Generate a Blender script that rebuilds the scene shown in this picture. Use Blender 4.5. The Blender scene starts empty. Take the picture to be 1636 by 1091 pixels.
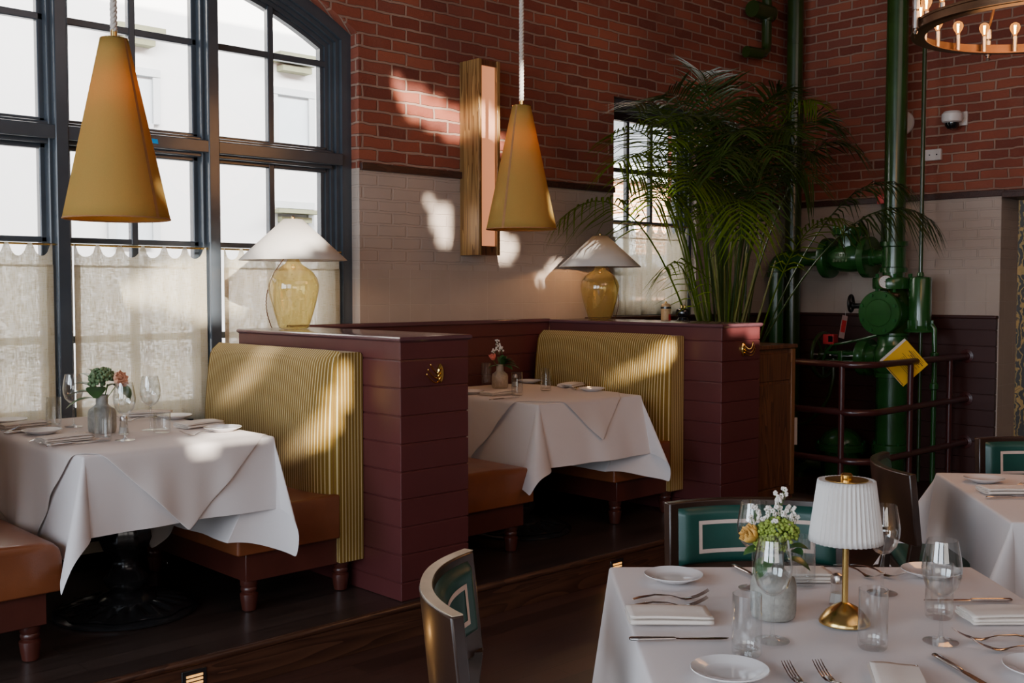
import bpy, math, random
from mathutils import Vector, Matrix, noise
from mathutils.geometry import tessellate_polygon
random.seed(11)
SC = bpy.context.scene
COL = SC.collection
PI = math.pi
V = Vector

# ------------------------------------------------------------------ mesh helper
class MB:
    def __init__(s, M=None):
        s.v = []; s.f = []; s.uv = []; s.M = M
    def add(s, vs, fs, uvs=None):
        b = len(s.v)
        for i, p in enumerate(vs):
            p = V(p)
            s.v.append(s.M @ p if s.M else p)
            s.uv.append(uvs[i] if uvs else (p.x, p.z))
        s.f += [tuple(b + i for i in f) for f in fs]
        return s
    def box(s, x0, x1, y0, y1, z0, z1):
        vs = [(x, y, z) for z in (z0, z1) for y in (y0, y1) for x in (x0, x1)]
        return s.add(vs, [(0, 2, 3, 1), (4, 5, 7, 6), (0, 1, 5, 4), (2, 6, 7, 3), (0, 4, 6, 2), (1, 3, 7, 5)])
    def loft(s, rings, closed=True, cap0=True, cap1=True, uvs=None):
        n = len(rings[0]); vs = [p for r in rings for p in r]; fs = []
        for i in range(len(rings) - 1):
            for j in range(n if closed else n - 1):
                k = (j + 1) % n
                fs.append((i * n + j, i * n + k, (i + 1) * n + k, (i + 1) * n + j))
        if closed and cap0: fs.append(tuple(range(n))[::-1])
        if closed and cap1: fs.append(tuple((len(rings) - 1) * n + j for j in range(n)))
        return s.add(vs, fs, uvs)
    def lathe(s, prof, seg=32, c=(0, 0, 0), M=None, cap0=True, cap1=True, rad=None):
        rings = []
        for r, z in prof:
            ring = []
            for j in range(seg):
                a = 2 * PI * j / seg
                rr = r * (rad(a, z) if rad else 1)
                p = V((rr * math.cos(a), rr * math.sin(a), z))
                if M: p = M @ p
                ring.append(p + V(c))
            rings.append(ring)
        return s.loft(rings, True, cap0, cap1)
    def tube(s, pts, r, seg=10, caps=True, flat=1.0):
        pts = [V(p) for p in pts]; n = len(pts)
        rs = r if isinstance(r, (list, tuple)) else [r] * n
        rings = []; up = None
        for i in range(n):
            t = (pts[min(i + 1, n - 1)] - pts[max(i - 1, 0)]).normalized()
            if up is None:
                up = V((0, 0, 1)) if abs(t.z) < .9 else V((1, 0, 0))
            a = t.cross(up)
            if a.length < 1e-6: a = t.cross(V((0, 1, 0)))
            a.normalize(); b = a.cross(t).normalized(); up = b
            rings.append([pts[i] + (a * math.cos(2 * PI * j / seg) + b * math.sin(2 * PI * j / seg) * flat) * rs[i] for j in range(seg)])
        return s.loft(rings, True, caps, caps)
    def cyl(s, p0, p1, r, seg=24, r1=None):
        return s.tube([p0, p1], [r, r if r1 is None else r1], seg)
    def torus(s, c, R, r, seg=36, sub=8, M=None):
        c = V(c); rings = []
        for i in range(seg + 1):
            a = 2 * PI * i / seg; ring = []
            for j in range(sub):
                b = 2 * PI * j / sub
                p = V(((R + r * math.cos(b)) * math.cos(a), (R + r * math.cos(b)) * math.sin(a), r * math.sin(b)))
                ring.append((M @ p if M else p) + c)
            rings.append(ring)
        return s.loft(rings, True, False, False)
    def ball(s, c, r, seg=10, sy=1.0, sz=1.0):
        n = max(4, seg // 2)
        prof = [(max(1e-4, r * math.sin(PI * i / n)), -r * sz * math.cos(PI * i / n)) for i in range(n + 1)]
        return s.lathe(prof, seg, c, cap0=False, cap1=False)
    def rects(s, x0, x1, y0, y1, prof):          # stacked rectangles (inset, z): one closed body with grooves
        rings = [[(x0 + i, y0 + i, z), (x1 - i, y0 + i, z), (x1 - i, y1 - i, z), (x0 + i, y1 - i, z)] for i, z in prof]
        return s.loft(rings)
    def grid(s, nu, nv, fn, uv=None):
        vs = []; uvs = []
        for i in range(nu + 1):
            for j in range(nv + 1):
                vs.append(fn(i / nu, j / nv)); uvs.append(uv(i / nu, j / nv) if uv else (i / nu, j / nv))
        fs = [(i * (nv + 1) + j, (i + 1) * (nv + 1) + j, (i + 1) * (nv + 1) + j + 1, i * (nv + 1) + j + 1) for i in range(nu) for j in range(nv)]
        return s.add(vs, fs, uvs)
    def build(s, name, mat, parent=None, smooth=35, bevel=0, bseg=2, solid=0, sub=0, recalc=True, weld=False):
        me = bpy.data.meshes.new(name)
        me.from_pydata([tuple(p) for p in s.v], [], s.f)
        uvl = me.uv_layers.new(name='UVMap')
        for l in me.loops: uvl.data[l.index].uv = s.uv[l.vertex_index]
        if recalc:
            import bmesh
            bm = bmesh.new(); bm.from_mesh(me)
            if weld: bmesh.ops.remove_doubles(bm, verts=bm.verts, dist=1e-5)
            bmesh.ops.recalc_face_normals(bm, faces=bm.faces); bm.to_mesh(me); bm.free()
        me.materials.append(mat)
        if smooth:
            me.shade_smooth(); me.set_sharp_from_angle(angle=math.radians(smooth))
        o = bpy.data.objects.new(name, me); COL.objects.link(o)
        if parent is not None: o.parent = parent
        if solid:
            m = o.modifiers.new('s', 'SOLIDIFY'); m.thickness = solid; m.offset = 0
        if bevel:
            m = o.modifiers.new('b', 'BEVEL'); m.width = bevel; m.segments = bseg; m.limit_method = 'ANGLE'; m.angle_limit = math.radians(40)
            m.harden_normals = False
        if sub:
            m = o.modifiers.new('u', 'SUBSURF'); m.levels = sub; m.render_levels = sub
        return o

def tag(o, label=None, cat=None, group=None, kind=None):
    if label: o['label'] = label
    if cat: o['category'] = cat
    if group: o['group'] = group
    if kind: o['kind'] = kind
    return o
def thing(name, label, cat, loc=(0, 0, 0), rz=0.0, group=None):
    o = bpy.data.objects.new(name, None); COL.objects.link(o)
    o.empty_display_size = .05
    o.location = loc; o.rotation_euler = (0, 0, rz)
    return tag(o, label, cat, group)
def struct(name, mb, mat, parent=None, **k):
    o = mb.build(name, mat, parent, **k)
    if parent is None: o['kind'] = 'structure'
    return o
def dup(root, loc=None, rz=None, label=None, group=None):
    def cp(o, par):
        c = o.copy(); COL.objects.link(c)
        if par is not None:
            c.parent = par; c.matrix_parent_inverse = o.matrix_parent_inverse.copy()
        for ch in list(kids.get(o, [])): cp(ch, c)
        return c
    kids = {}
    def walk(o):
        kids[o] = list(o.children)
        for c in kids[o]: walk(c)
    walk(root)
    r = cp(root, None)
    if loc is not None: r.location = loc
    if rz is not None: r.rotation_euler = (0, 0, rz)
    if label: r['label'] = label
    if group: r['group'] = group
    return r
def rotz(a): return Matrix.Rotation(a, 4, 'Z')
def TR(x, y, z): return Matrix.Translation((x, y, z))
def along(d):                                    # matrix turning +Z into direction d
    return V((0, 0, 1)).rotation_difference(V(d).normalized()).to_matrix().to_4x4()

# ------------------------------------------------------------------ materials
class NT:
    def __init__(s, name):
        s.m = bpy.data.materials.new(name); s.m.use_nodes = True
        s.t = s.m.node_tree; s.t.nodes.clear()
        s.out = s.n('OutputMaterial')
    def n(s, typ, **k):
        x = s.t.nodes.new('ShaderNode' + typ)
        for a, b in k.items():
            if hasattr(x, a): setattr(x, a, b)
        return x
    def set(s, node, **k):
        for a, b in k.items():
            a = a.replace('_', ' ')
            node.inputs[a].default_value = b
        return node
    def l(s, a, b):
        s.t.links.new(a, b); return b
    def coord(s, kind='Object', scale=(1, 1, 1), rot=(0, 0, 0)):
        c = s.n('TexCoord'); m = s.n('Mapping')
        m.inputs['Scale'].default_value = scale; m.inputs['Rotation'].default_value = rot
        s.l(c.outputs[kind], m.inputs['Vector']); return m.outputs['Vector']
    def noise(s, vec, scale=5, detail=4, rough=.6, dist=0):
        x = s.n('TexNoise'); s.set(x, Scale=scale, Detail=detail, Roughness=rough, Distortion=dist); s.l(vec, x.inputs['Vector']); return x.outputs['Fac']
    def ramp(s, fac, stops):
        r = s.n('ValToRGB'); e = r.color_ramp.elements
        while len(e) < len(stops): e.new(.5)
        for i, (p, c) in enumerate(stops):
            e[i].position = p; e[i].color = (*c, 1) if len(c) == 3 else c
        s.l(fac, r.inputs['Fac']); return r.outputs['Color']
    def math(s, op, a, b=None, c=None):
        x = s.n('Math', operation=op)
        for i, q in enumerate((a, b, c)):
            if q is None: continue
            if isinstance(q, (int, float)): x.inputs[i].default_value = q
            else: s.l(q, x.inputs[i])
        return x.outputs[0]
    def mix(s, fac, a, b, typ='MIX'):
        x = s.n('Mix', data_type='RGBA', blend_type=typ)
        for key, q in ((0, fac), (6, a), (7, b)):
            if isinstance(q, (int, float)): x.inputs[key].default_value = q
            elif isinstance(q, tuple): x.inputs[key].default_value = (*q, 1) if len(q) == 3 else q
            else: s.l(q, x.inputs[key])
        return x.outputs[2]
    def bump(s, h, strength=.3, dist=.01):
        b = s.n('Bump'); s.set(b, Strength=strength, Distance=dist); s.l(h, b.inputs['Height']); return b.outputs['Normal']
    def pbsdf(s, col, rough=.5, metal=0, normal=None, coat=0, spec=.5, sheen=0, emis=None, estr=0):
        p = s.n('BsdfPrincipled')
        for key, q in (('Base Color', col), ('Roughness', rough)):
            if isinstance(q, tuple): p.inputs[key].default_value = (*q, 1) if len(q) == 3 else q
            elif isinstance(q, (int, float)): p.inputs[key].default_value = q
            else: s.l(q, p.inputs[key])
        p.inputs['Metallic'].default_value = metal
        p.inputs['Coat Weight'].default_value = coat; p.inputs['Coat Roughness'].default_value = .12
        p.inputs['Specular IOR Level'].default_value = spec
        p.inputs['Sheen Weight'].default_value = sheen
        if emis: p.inputs['Emission Color'].default_value = (*emis, 1); p.inputs['Emission Strength'].default_value = estr
        if normal is not None: s.l(normal, p.inputs['Normal'])
        return p.outputs[0]
    def done(s, sh):
        s.l(sh, s.out.inputs['Surface']); return s.m
def c2(c, k): return tuple(min(1, max(0, x * k)) for x in c)

def plain(name, col, rough=.5, metal=0, var=.12, scale=6, bump=0, bscale=80, coat=0, spec=.5, sheen=0, emis=None, estr=0):
    t = NT(name); v = t.coord()
    f = t.noise(v, scale)
    colr = t.ramp(f, [(.3, c2(col, 1 - var)), (.7, c2(col, 1 + var))])
    nrm = t.bump(t.noise(v, bscale, 3), bump, .004) if bump else None
    return t.done(t.pbsdf(colr, rough, metal, nrm, coat, spec, sheen, emis, estr))
def wood(name, dark, light, scale=4, stretch=(1, 12, 12), rough=.4, coat=.2, rings=2.2):
    t = NT(name); v = t.coord('Object', stretch)
    f = t.noise(v, scale, 6, .65, 1.2)
    g = t.math('FRACT', t.math('MULTIPLY', t.noise(v, scale * .35, 2, .5, .6), rings * 6))
    f2 = t.math('ADD', t.math('MULTIPLY', f, .55), t.math('MULTIPLY', g, .45))
    col = t.ramp(f2, [(.25, dark), (.75, light)])
    return t.done(t.pbsdf(col, rough, 0, t.bump(f2, .15, .003), coat))

def masonry():
    """brick above the rail, painted brick below it, glazed tile at the bottom (UV in metres)."""
    t = NT('masonry'); uv = t.coord('UV')
    nz = t.n('TexNoise'); t.set(nz, Scale=9, Detail=3); t.l(uv, nz.inputs['Vector'])
    sub = t.n('VectorMath', operation='MULTIPLY_ADD'); t.l(nz.outputs['Color'], sub.inputs[0])
    sub.inputs[1].default_value = (.022, .022, 0); t.l(uv, sub.inputs[2])
    def bricks(vec, w, h, mort, off=.5, sm=.15):
        b = t.n('TexBrick'); b.offset = off; t.set(b, Scale=1, Mortar_Size=mort, Brick_Width=w, Row_Height=h, Mortar_Smooth=sm, Bias=0)
        b.inputs['Color1'].default_value = (0, 0, 0, 1); b.inputs['Color2'].default_value = (1, 1, 1, 1); b.inputs['Mortar'].default_value = (.5, .5, .5, 1)
        t.l(vec, b.inputs['Vector']); return b
    b = bricks(sub.outputs[0], .225, .0765, .0092, .5, .35)
    rnd = b.outputs['Color']; mort = b.outputs['Fac']
    big = t.noise(uv, 1.1, 3); fine = t.noise(uv, 60, 4, .7)
    bc = t.ramp(rnd, [(0, (.115, .022, .013)), (.3, (.21, .042, .022)), (.65, (.28, .066, .033)), (.85, (.34, .090, .045)), (1, (.17, .042, .030))])
    bc = t.mix(t.math('MULTIPLY', fine, .35), bc, (.34, .12, .075))
    patch = t.ramp(t.noise(uv, 1.7, 5, .7), [(.56, (0, 0, 0)), (.72, (1, 1, 1))])
    mc = t.mix(big, (.27, .145, .098), (.42, .27, .20))
    brick = t.mix(mort, bc, mc)
    brick = t.mix(t.math('MULTIPLY', patch, .35), brick, (.32, .15, .10))
    brick = t.mix(t.math('MULTIPLY', t.ramp(t.noise(uv, .8, 2), [(.35, (1, 1, 1)), (.6, (0, 0, 0))]), .45), brick, (.12, .03, .02))
    bt = bricks(uv, .165, .1645, .0022, 0, .1)
    cream = t.mix(t.noise(uv, 3, 4), (.39, .30, .245), (.48, .38, .315))
    tile = t.mix(t.math('MULTIPLY', bt.outputs['Fac'], .45), cream, (.56, .46, .385))
    sep = t.n('SeparateXYZ'); t.l(uv, sep.inputs[0]); h = sep.outputs['Y']
    hj = t.math('ADD', h, t.math('MULTIPLY', t.math('SUBTRACT', fine, .5), .01))
    isb = t.math('GREATER_THAN', h, 2.315); ist = t.math('LESS_THAN', hj, 1.70)
    col = t.mix(isb, cream, brick); col = t.mix(ist, col, tile)
    hb = t.math('SUBTRACT', t.math('MULTIPLY', fine, .30), mort)
    hp = t.math('MULTIPLY', t.math('SUBTRACT', t.math('MULTIPLY', fine, .2), mort), .35)
    hh = t.math('ADD', t.math('MULTIPLY', hb, isb), t.math('MULTIPLY', hp, t.math('SUBTRACT', 1, isb)))
    hh = t.math('ADD', t.math('MULTIPLY', hh, t.math('SUBTRACT', 1, ist)), t.math('MULTIPLY', t.math('MULTIPLY', bt.outputs['Fac'], -.25), ist))
    rough = t.math('SUBTRACT', .85, t.math('ADD', t.math('MULTIPLY', ist, .62), t.math('MULTIPLY', t.math('SUBTRACT', 1, isb), .02)))
    return t.done(t.pbsdf(col, rough, 0, t.bump(hh, .9, .011), 0, .4))

def floorboards(name, dark, light, w, along_x=True, rough=.32):
    t = NT(name); v = t.coord('Object', (1, 1, 1), (0, 0, 0 if along_x else PI / 2))
    b = t.n('TexBrick'); b.offset = .37; t.set(b, Scale=1, Mortar_Size=.0015, Brick_Width=1.6, Row_Height=w, Mortar_Smooth=.1)
    b.inputs['Color1'].default_value = (0, 0, 0, 1); b.inputs['Color2'].default_value = (1, 1, 1, 1); b.inputs['Mortar'].default_value = (.2, .2, .2, 1)
    t.l(v, b.inputs['Vector'])
    v2 = t.coord('Object', (1.2, 16, 1) if along_x else (16, 1.2, 1))
    g = t.noise(v2, 3, 6, .65, 1)
    f = t.math('ADD', t.math('MULTIPLY', g, .7), t.math('MULTIPLY', b.outputs['Color'], .3))
    col = t.ramp(f, [(.25, dark), (.8, light)])
    col = t.mix(t.math('MULTIPLY', b.outputs['Fac'], .8), col, c2(dark, .3))
    return t.done(t.pbsdf(col, t.math('ADD', rough, t.math('MULTIPLY', g, .15)), 0, t.bump(t.math('SUBTRACT', g, t.math('MULTIPLY', b.outputs['Fac'], 2)), .12, .003), .15))

def stripes():
    t = NT('striped_ticking'); uv = t.coord('UV')
    sep = t.n('SeparateXYZ'); t.l(uv, sep.inputs[0])
    fr = t.math('FRACT', t.math('DIVIDE', sep.outputs['X'], .0178))
    d = t.math('ABSOLUTE', t.math('SUBTRACT', fr, .5))
    cream = t.math('LESS_THAN', d, .105)
    nz = t.noise(t.coord('Object', (1, 1, 1)), 220, 2)
    must = t.mix(nz, (.19, .108, .012), (.28, .165, .022))
    must = t.mix(t.math('GREATER_THAN', d, .43), must, (.20, .10, .02))
    col = t.mix(cream, must, (.64, .50, .25))
    hgt = t.math('MULTIPLY', t.math('SUBTRACT', .5, d), 1.0)
    return t.done(t.pbsdf(col, .8, 0, t.bump(hgt, .5, .006), 0, .25, .15))

def linen():
    t = NT('linen_curtain')
    a = t.noise(t.coord('Object', (1, 1, .06)), 330, 2, .8); b = t.noise(t.coord('Object', (.06, .06, 1)), 330, 2, .8)
    w = t.math('MULTIPLY', t.math('ADD', a, b), .5)
    big = t.noise(t.coord('Object', (1, 1, .3)), 6, 3)
    col = t.mix(t.ramp(w, [(.38, (0, 0, 0)), (.62, (1, 1, 1))]), (.40, .34, .22), (.74, .67, .53))
    d = t.n('BsdfDiffuse'); t.l(col, d.inputs[0]); tr = t.n('BsdfTranslucent'); t.l(col, tr.inputs[0])
    m1 = t.n('MixShader'); m1.inputs[0].default_value = .48; t.l(d.outputs[0], m1.inputs[1]); t.l(tr.outputs[0], m1.inputs[2])
    tp = t.n('BsdfTransparent'); m2 = t.n('MixShader')
    t.l(t.math('MULTIPLY', t.ramp(w, [(.46, (0, 0, 0)), (.62, (1, 1, 1))]), t.math('ADD', .12, t.math('MULTIPLY', big, .4))), m2.inputs[0])
    t.l(m1.outputs[0], m2.inputs[1]); t.l(tp.outputs[0], m2.inputs[2])
    return t.done(m2.outputs[0])

def translucent(name, col, k=.5, var=.06, scale=120, col2=None, spec=0):
    t = NT(name); n = t.noise(t.coord(), scale, 3)
    c = t.mix(n, c2(col, 1 - var), c2(col, 1 + var)); ct = t.mix(n, c2(col2 or col, 1 - var), c2(col2 or col, 1 + var))
    d = t.n('BsdfDiffuse'); t.l(c, d.inputs[0]); tr = t.n('BsdfTranslucent'); t.l(ct, tr.inputs[0])
    m = t.n('MixShader'); m.inputs[0].default_value = k; t.l(d.outputs[0], m.inputs[1]); t.l(tr.outputs[0], m.inputs[2])
    return t.done(m.outputs[0])

def glass(name, tint=(.97, .98, .98), edge=(.50, .54, .57), rough=.0, body=0, bodycol=(1, 1, 1), specks=False, ior=1.62, gl=1.0):
    """clear thin-walled glass: see-through with a mirror sheen that grows at grazing angles."""
    t = NT(name)
    lw = t.n('LayerWeight'); lw.inputs['Blend'].default_value = .25
    n = t.noise(t.coord(), 25, 2)
    f3 = t.math('POWER', lw.outputs['Facing'], 2.5)
    c = t.mix(f3, tint, edge)
    c = t.mix(t.math('MULTIPLY', n, .04), c, (1, 1, 1))
    tp = t.n('BsdfTransparent'); t.l(c, tp.inputs[0])
    sh = tp.outputs[0]
    if body:
        d = t.n('BsdfDiffuse'); d.inputs[0].default_value = (*bodycol, 1); tr = t.n('BsdfTranslucent'); tr.inputs[0].default_value = (*bodycol, 1)
        m0 = t.n('MixShader'); m0.inputs[0].default_value = .6; t.l(d.outputs[0], m0.inputs[1]); t.l(tr.outputs[0], m0.inputs[2])
        m1 = t.n('MixShader'); t.l(sh, m1.inputs[1]); t.l(m0.outputs[0], m1.inputs[2])
        if specks:
            vo = t.n('TexVoronoi'); t.set(vo, Scale=42); t.l(t.coord(), vo.inputs['Vector'])
            sp = t.math('LESS_THAN', vo.outputs['Distance'], .13)
            t.l(t.math('ADD', body, t.math('MULTIPLY', sp, .35)), m1.inputs[0])
        else: m1.inputs[0].default_value = body
        sh = m1.outputs[0]
    g = t.n('BsdfGlossy'); g.inputs['Roughness'].default_value = rough; g.inputs[0].default_value = (gl, gl, gl, 1)
    lf = t.n('LayerWeight'); lf.inputs['Blend'].default_value = .5
    r0 = ((ior - 1) / (ior + 1)) ** 2
    fr = t.math('ADD', r0 * 1.3, t.math('MULTIPLY', t.math('POWER', lf.outputs['Facing'], 3.2), (1 - r0) * .8))
    m = t.n('MixShader'); t.l(fr, m.inputs[0]); t.l(sh, m.inputs[1]); t.l(g.outputs[0], m.inputs[2])
    return t.done(m.outputs[0])

def wallpaper():
    t = NT('floral_wallpaper'); v = t.coord('UV')
    vo = t.n('TexVoronoi'); t.set(vo, Scale=13, Randomness=1); 
    nz = t.n('TexNoise'); t.set(nz, Scale=7, Detail=3); t.l(v, nz.inputs['Vector'])
    ad = t.n('VectorMath', operation='MULTIPLY_ADD'); t.l(nz.outputs['Color'], ad.inputs[0]); ad.inputs[1].default_value = (.25, .25, 0); t.l(v, ad.inputs[2])
    t.l(ad.outputs[0], vo.inputs['Vector'])
    w = t.n('TexWave'); t.set(w, Scale=7, Distortion=12, Detail=3); t.l(v, w.inputs['Vector'])
    a = t.ramp(vo.outputs['Distance'], [(.30, (.30, .19, .06)), (.36, (.03, .03, .035)), (.55, (.02, .025, .03))])
    b = t.ramp(w.outputs['Fac'], [(.80, (0, 0, 0)), (.9, (1, 1, 1))])
    col = t.mix(b, a, (.24, .17, .06))
    return t.done(t.pbsdf(col, .7))

M = {}
M['masonry'] = masonry()
M['floor'] = floorboards('dark_floorboards', (.022, .009, .007), (.075, .030, .020), .12)
M['platform'] = floorboards('platform_boards', (.026, .017, .014), (.070, .046, .037), .12, True, .24)
M['riser'] = wood('oak_riser', (.030, .011, .006), (.085, .034, .017), 2.2, (1, 9, 9), .4, .2)
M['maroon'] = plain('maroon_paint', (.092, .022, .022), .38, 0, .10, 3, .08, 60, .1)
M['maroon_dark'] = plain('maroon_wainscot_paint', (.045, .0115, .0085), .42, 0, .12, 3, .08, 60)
M['railpaint'] = plain('maroon_rail_enamel', (.060, .015, .014), .28, 0, .12, 3, .05, 60, .2)
M['cap'] = plain('maroon_cap_paint', (.11, .045, .052), .20, 0, .08, 3, .05, 60, .25)
M['rail_wood'] = wood('dark_rail_wood', (.030, .011, .008), (.075, .030, .020), 4, (2, 10, 10), .45, .1)
M['winpaint'] = plain('blue_black_window_paint', (.052, .062, .074), .25, 0, .15, 3, .05, 40, .35)
M['stripe'] = stripes()
M['leather'] = plain('cognac_leather', (.19, .055, .018), .36, 0, .16, 5, .12, 160, .15)
M['bench_wood'] = plain('red_brown_stained_wood', (.075, .018, .012), .35, 0, .2, 5, .05, 60, .25)
M['iron'] = plain('black_cast_iron', (.022, .022, .024), .24, .3, .2, 10, .08, 60, .4)
M['cloth'] = plain('white_table_linen', (.72, .665, .655), .85, 0, .02, 4, .12, 300, 0, .2, .1)
M['cloth2'] = plain('ivory_table_linen', (.665, .585, .55), .85, 0, .02, 4, .12, 300, 0, .2, .1)
M['napkin'] = plain('folded_napkin_linen', (.76, .68, .61), .9, 0, .03, 8, .15, 400, 0, .2, .1)
M['china'] = plain('glazed_white_china', (.78, .76, .76), .08, 0, .02, 4, 0, 1, .5)
M['steel'] = plain('polished_cutlery_steel', (.62, .58, .56), .16, 1, .05, 8)
M['glass'] = glass('clear_drinking_glass')
M['pane'] = glass('window_pane_glass', (.98, .99, .99), (.9, .92, .93), 0, ior=1.25)
M['amber'] = glass('amber_seeded_glass', (.93, .84, .50), (.70, .55, .18), .02, .20, (.66, .55, .24), True)
M['shade'] = translucent('white_paper_lampshade', (.82, .77, .72), .42, .03)
M['pleat'] = translucent('white_pleated_lampshade', (.90, .87, .84), .35, .02)
M['pendant'] = translucent('mustard_linen_pendant', (.54, .37, .105), .42, .08, 260, (.80, .42, .075))
M['seam'] = plain('brown_seam_tape', (.36, .17, .06), .8, 0, .1, 40)
M['brass'] = plain('satin_brass', (.72, .48, .16), .24, 1, .08, 12)
M['brass_hook'] = plain('polished_brass', (.85, .58, .16), .14, 1, .08, 12)
M['bronze'] = plain('brown_bronze', (.16, .085, .045), .38, .85, .25, 6)
M['rope'] = plain('white_cotton_rope', (.60, .54, .48), .9, 0, .12, 60, .2, 300)
M['oak'] = wood('golden_oak', (.12, .052, .014), (.40, .225, .075), 1.6, (26, 26, 1.3), .4, .2, 1.4)
M['oak_red'] = wood('red_oak_cabinet', (.055, .018, .008), (.17, .062, .024), 2.4, (9, 9, .9), .35, .25)
M['oak_trim'] = wood('oak_cabinet_edge', (.13, .05, .016), (.26, .11, .04), 2.4, (9, 9, .9), .35, .25)
M['opal'] = plain('glowing_opal_panel', (.55, .25, .15), .5, 0, .04, 3, emis=(1.0, .36, .15), estr=.75)
M['green'] = plain('glossy_green_pipe_paint', (.017, .080, .016), .24, 0, .2, 5, .08, 45, .35)
M['green_dark'] = plain('dark_green_pipe_paint', (.018, .038, .006), .28, 0, .25, 5, .08, 45, .3)
M['bolt'] = plain('painted_bolt_heads', (.02, .12, .03), .25, .2, .2, 10)
M['blackmetal'] = plain('black_handwheel_paint', (.010, .008, .008), .4, .3, .2, 10)
M['teal'] = plain('teal_leather', (.008, .060, .047), .42, 0, .15, 5, .1, 160, .1)
M['creamtape'] = plain('cream_trim_tape', (.62, .47, .40), .8, 0, .05, 40)
M['chairwood'] = plain('walnut_chair_wood', (.030, .014, .009), .30, 0, .3, 6, .05, 60, .15)
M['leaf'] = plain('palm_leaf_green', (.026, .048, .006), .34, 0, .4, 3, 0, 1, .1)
M['leaf_lit'] = translucent('palm_leaf_window_lit', (.080, .130, .011), .38, .3, 4, (.24, .36, .02))  # lighter leaf copy with the window light put into its colour
M['stem'] = plain('palm_cane', (.17, .18, .038), .5, 0, .4, 6, .1, 40)
M['pot'] = plain('dark_clay_pot', (.05, .03, .025), .6, 0, .2, 6)
M['white_plastic'] = plain('white_plastic', (.70, .64, .60), .4, 0, .03, 8)
M['black_gloss'] = plain('black_gloss', (.008, .008, .009), .1, 0, .2, 6, coat=.5)
M['grey_stone'] = plain('grey_speckled_stoneware', (.30, .29, .26), .5, 0, .22, 60, .15, 90, .15)
M['buff_stone'] = plain('buff_speckled_stoneware', (.40, .33, .25), .4, 0, .22, 60, .15, 90, .2)
M['yellow_sign'] = plain('yellow_sign_face', (.80, .44, .010), .5, 0, .04, 5)
M['tagcard'] = plain('pinkish_tag_card', (.42, .26, .24), .7, 0, .08, 30)
M['ink'] = plain('printed_ink', (.05, .035, .015), .7, 0, .1, 20)
M['red'] = plain('red_enamel', (.52, .025, .03), .35, 0, .1, 8)
M['blue_tape'] = plain('blue_masking_tape', (.0, .33, .80), .7, 0, .1, 40)
def glow_globe():
    t = NT('glowing_bulb_glass'); lw = t.n('LayerWeight'); lw.inputs['Blend'].default_value = .5
    e = t.n('Emission'); t.l(t.mix(t.noise(t.coord(), 30), (1, .30, .05), (1, .38, .09)), e.inputs[0]); e.inputs[1].default_value = 1.6
    tp = t.n('BsdfTransparent'); m = t.n('MixShader'); t.l(t.math('ADD', .35, t.math('MULTIPLY', lw.outputs['Facing'], .5)), m.inputs[0])
    t.l(tp.outputs[0], m.inputs[1]); t.l(e.outputs[0], m.inputs[2]); return t.done(m.outputs[0])
M['bulbglass'] = glow_globe()
M['filament'] = plain('glowing_filament', (1, .8, .5), .5, emis=(1.0, .55, .18), estr=60)
M['warmbulb'] = plain('frosted_warm_bulb', (1, .9, .7), .5, emis=(1.0, .60, .25), estr=9)
M['nickel'] = plain('brushed_nickel', (.55, .50, .47), .28, 1, .1, 10)
M['rosepeach'] = plain('peach_petals', (.80, .42, .26), .6, 0, .2, 30)
M['tulip'] = plain('coral_petals', (.75, .20, .14), .55, 0, .25, 20)
M['orange_bud'] = plain('orange_yellow_petals', (.80, .42, .08), .55, 0, .35, 14)
M['blossom'] = plain('white_waxflower_petals', (.82, .76, .70), .55, 0, .08, 30)
M['floret'] = plain('lime_green_florets', (.25, .33, .045), .6, 0, .3, 50)
M['floret_dark'] = plain('grey_green_florets', (.13, .20, .09), .6, 0, .35, 40)
M['foliage'] = plain('bouquet_leaf_green', (.045, .13, .035), .4, 0, .35, 12, coat=.2)
M['petiole'] = plain('bouquet_stem_green', (.08, .15, .03), .5, 0, .2, 12)
M['salt'] = plain('salt_grains', (.80, .78, .74), .9, 0, .05, 200)
M['cream_wood'] = plain('pale_turned_wood', (.50, .33, .16), .45, 0, .1, 10)
M['plaster'] = plain('dark_ceiling_plaster', (.14, .11, .10), .9, 0, .1, 2)
M['facade'] = plain('white_painted_facade', (.80, .79, .77), .9, 0, .02, 3)
M['facade_trim'] = plain('grey_facade_trim', (.60, .62, .62), .8, 0, .05, 3)
M['facade_olive'] = plain('olive_cornice_paint', (.22, .22, .13), .8, 0, .1, 3)
M['facade_glass'] = plain('pale_facade_glass', (.66, .72, .75), .25, 0, .05, 3)
M['cream_strip'] = plain('cream_baseboard_paint', (.42, .36, .27), .6, 0, .1, 4)
M['wallpaper'] = wallpaper()

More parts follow.
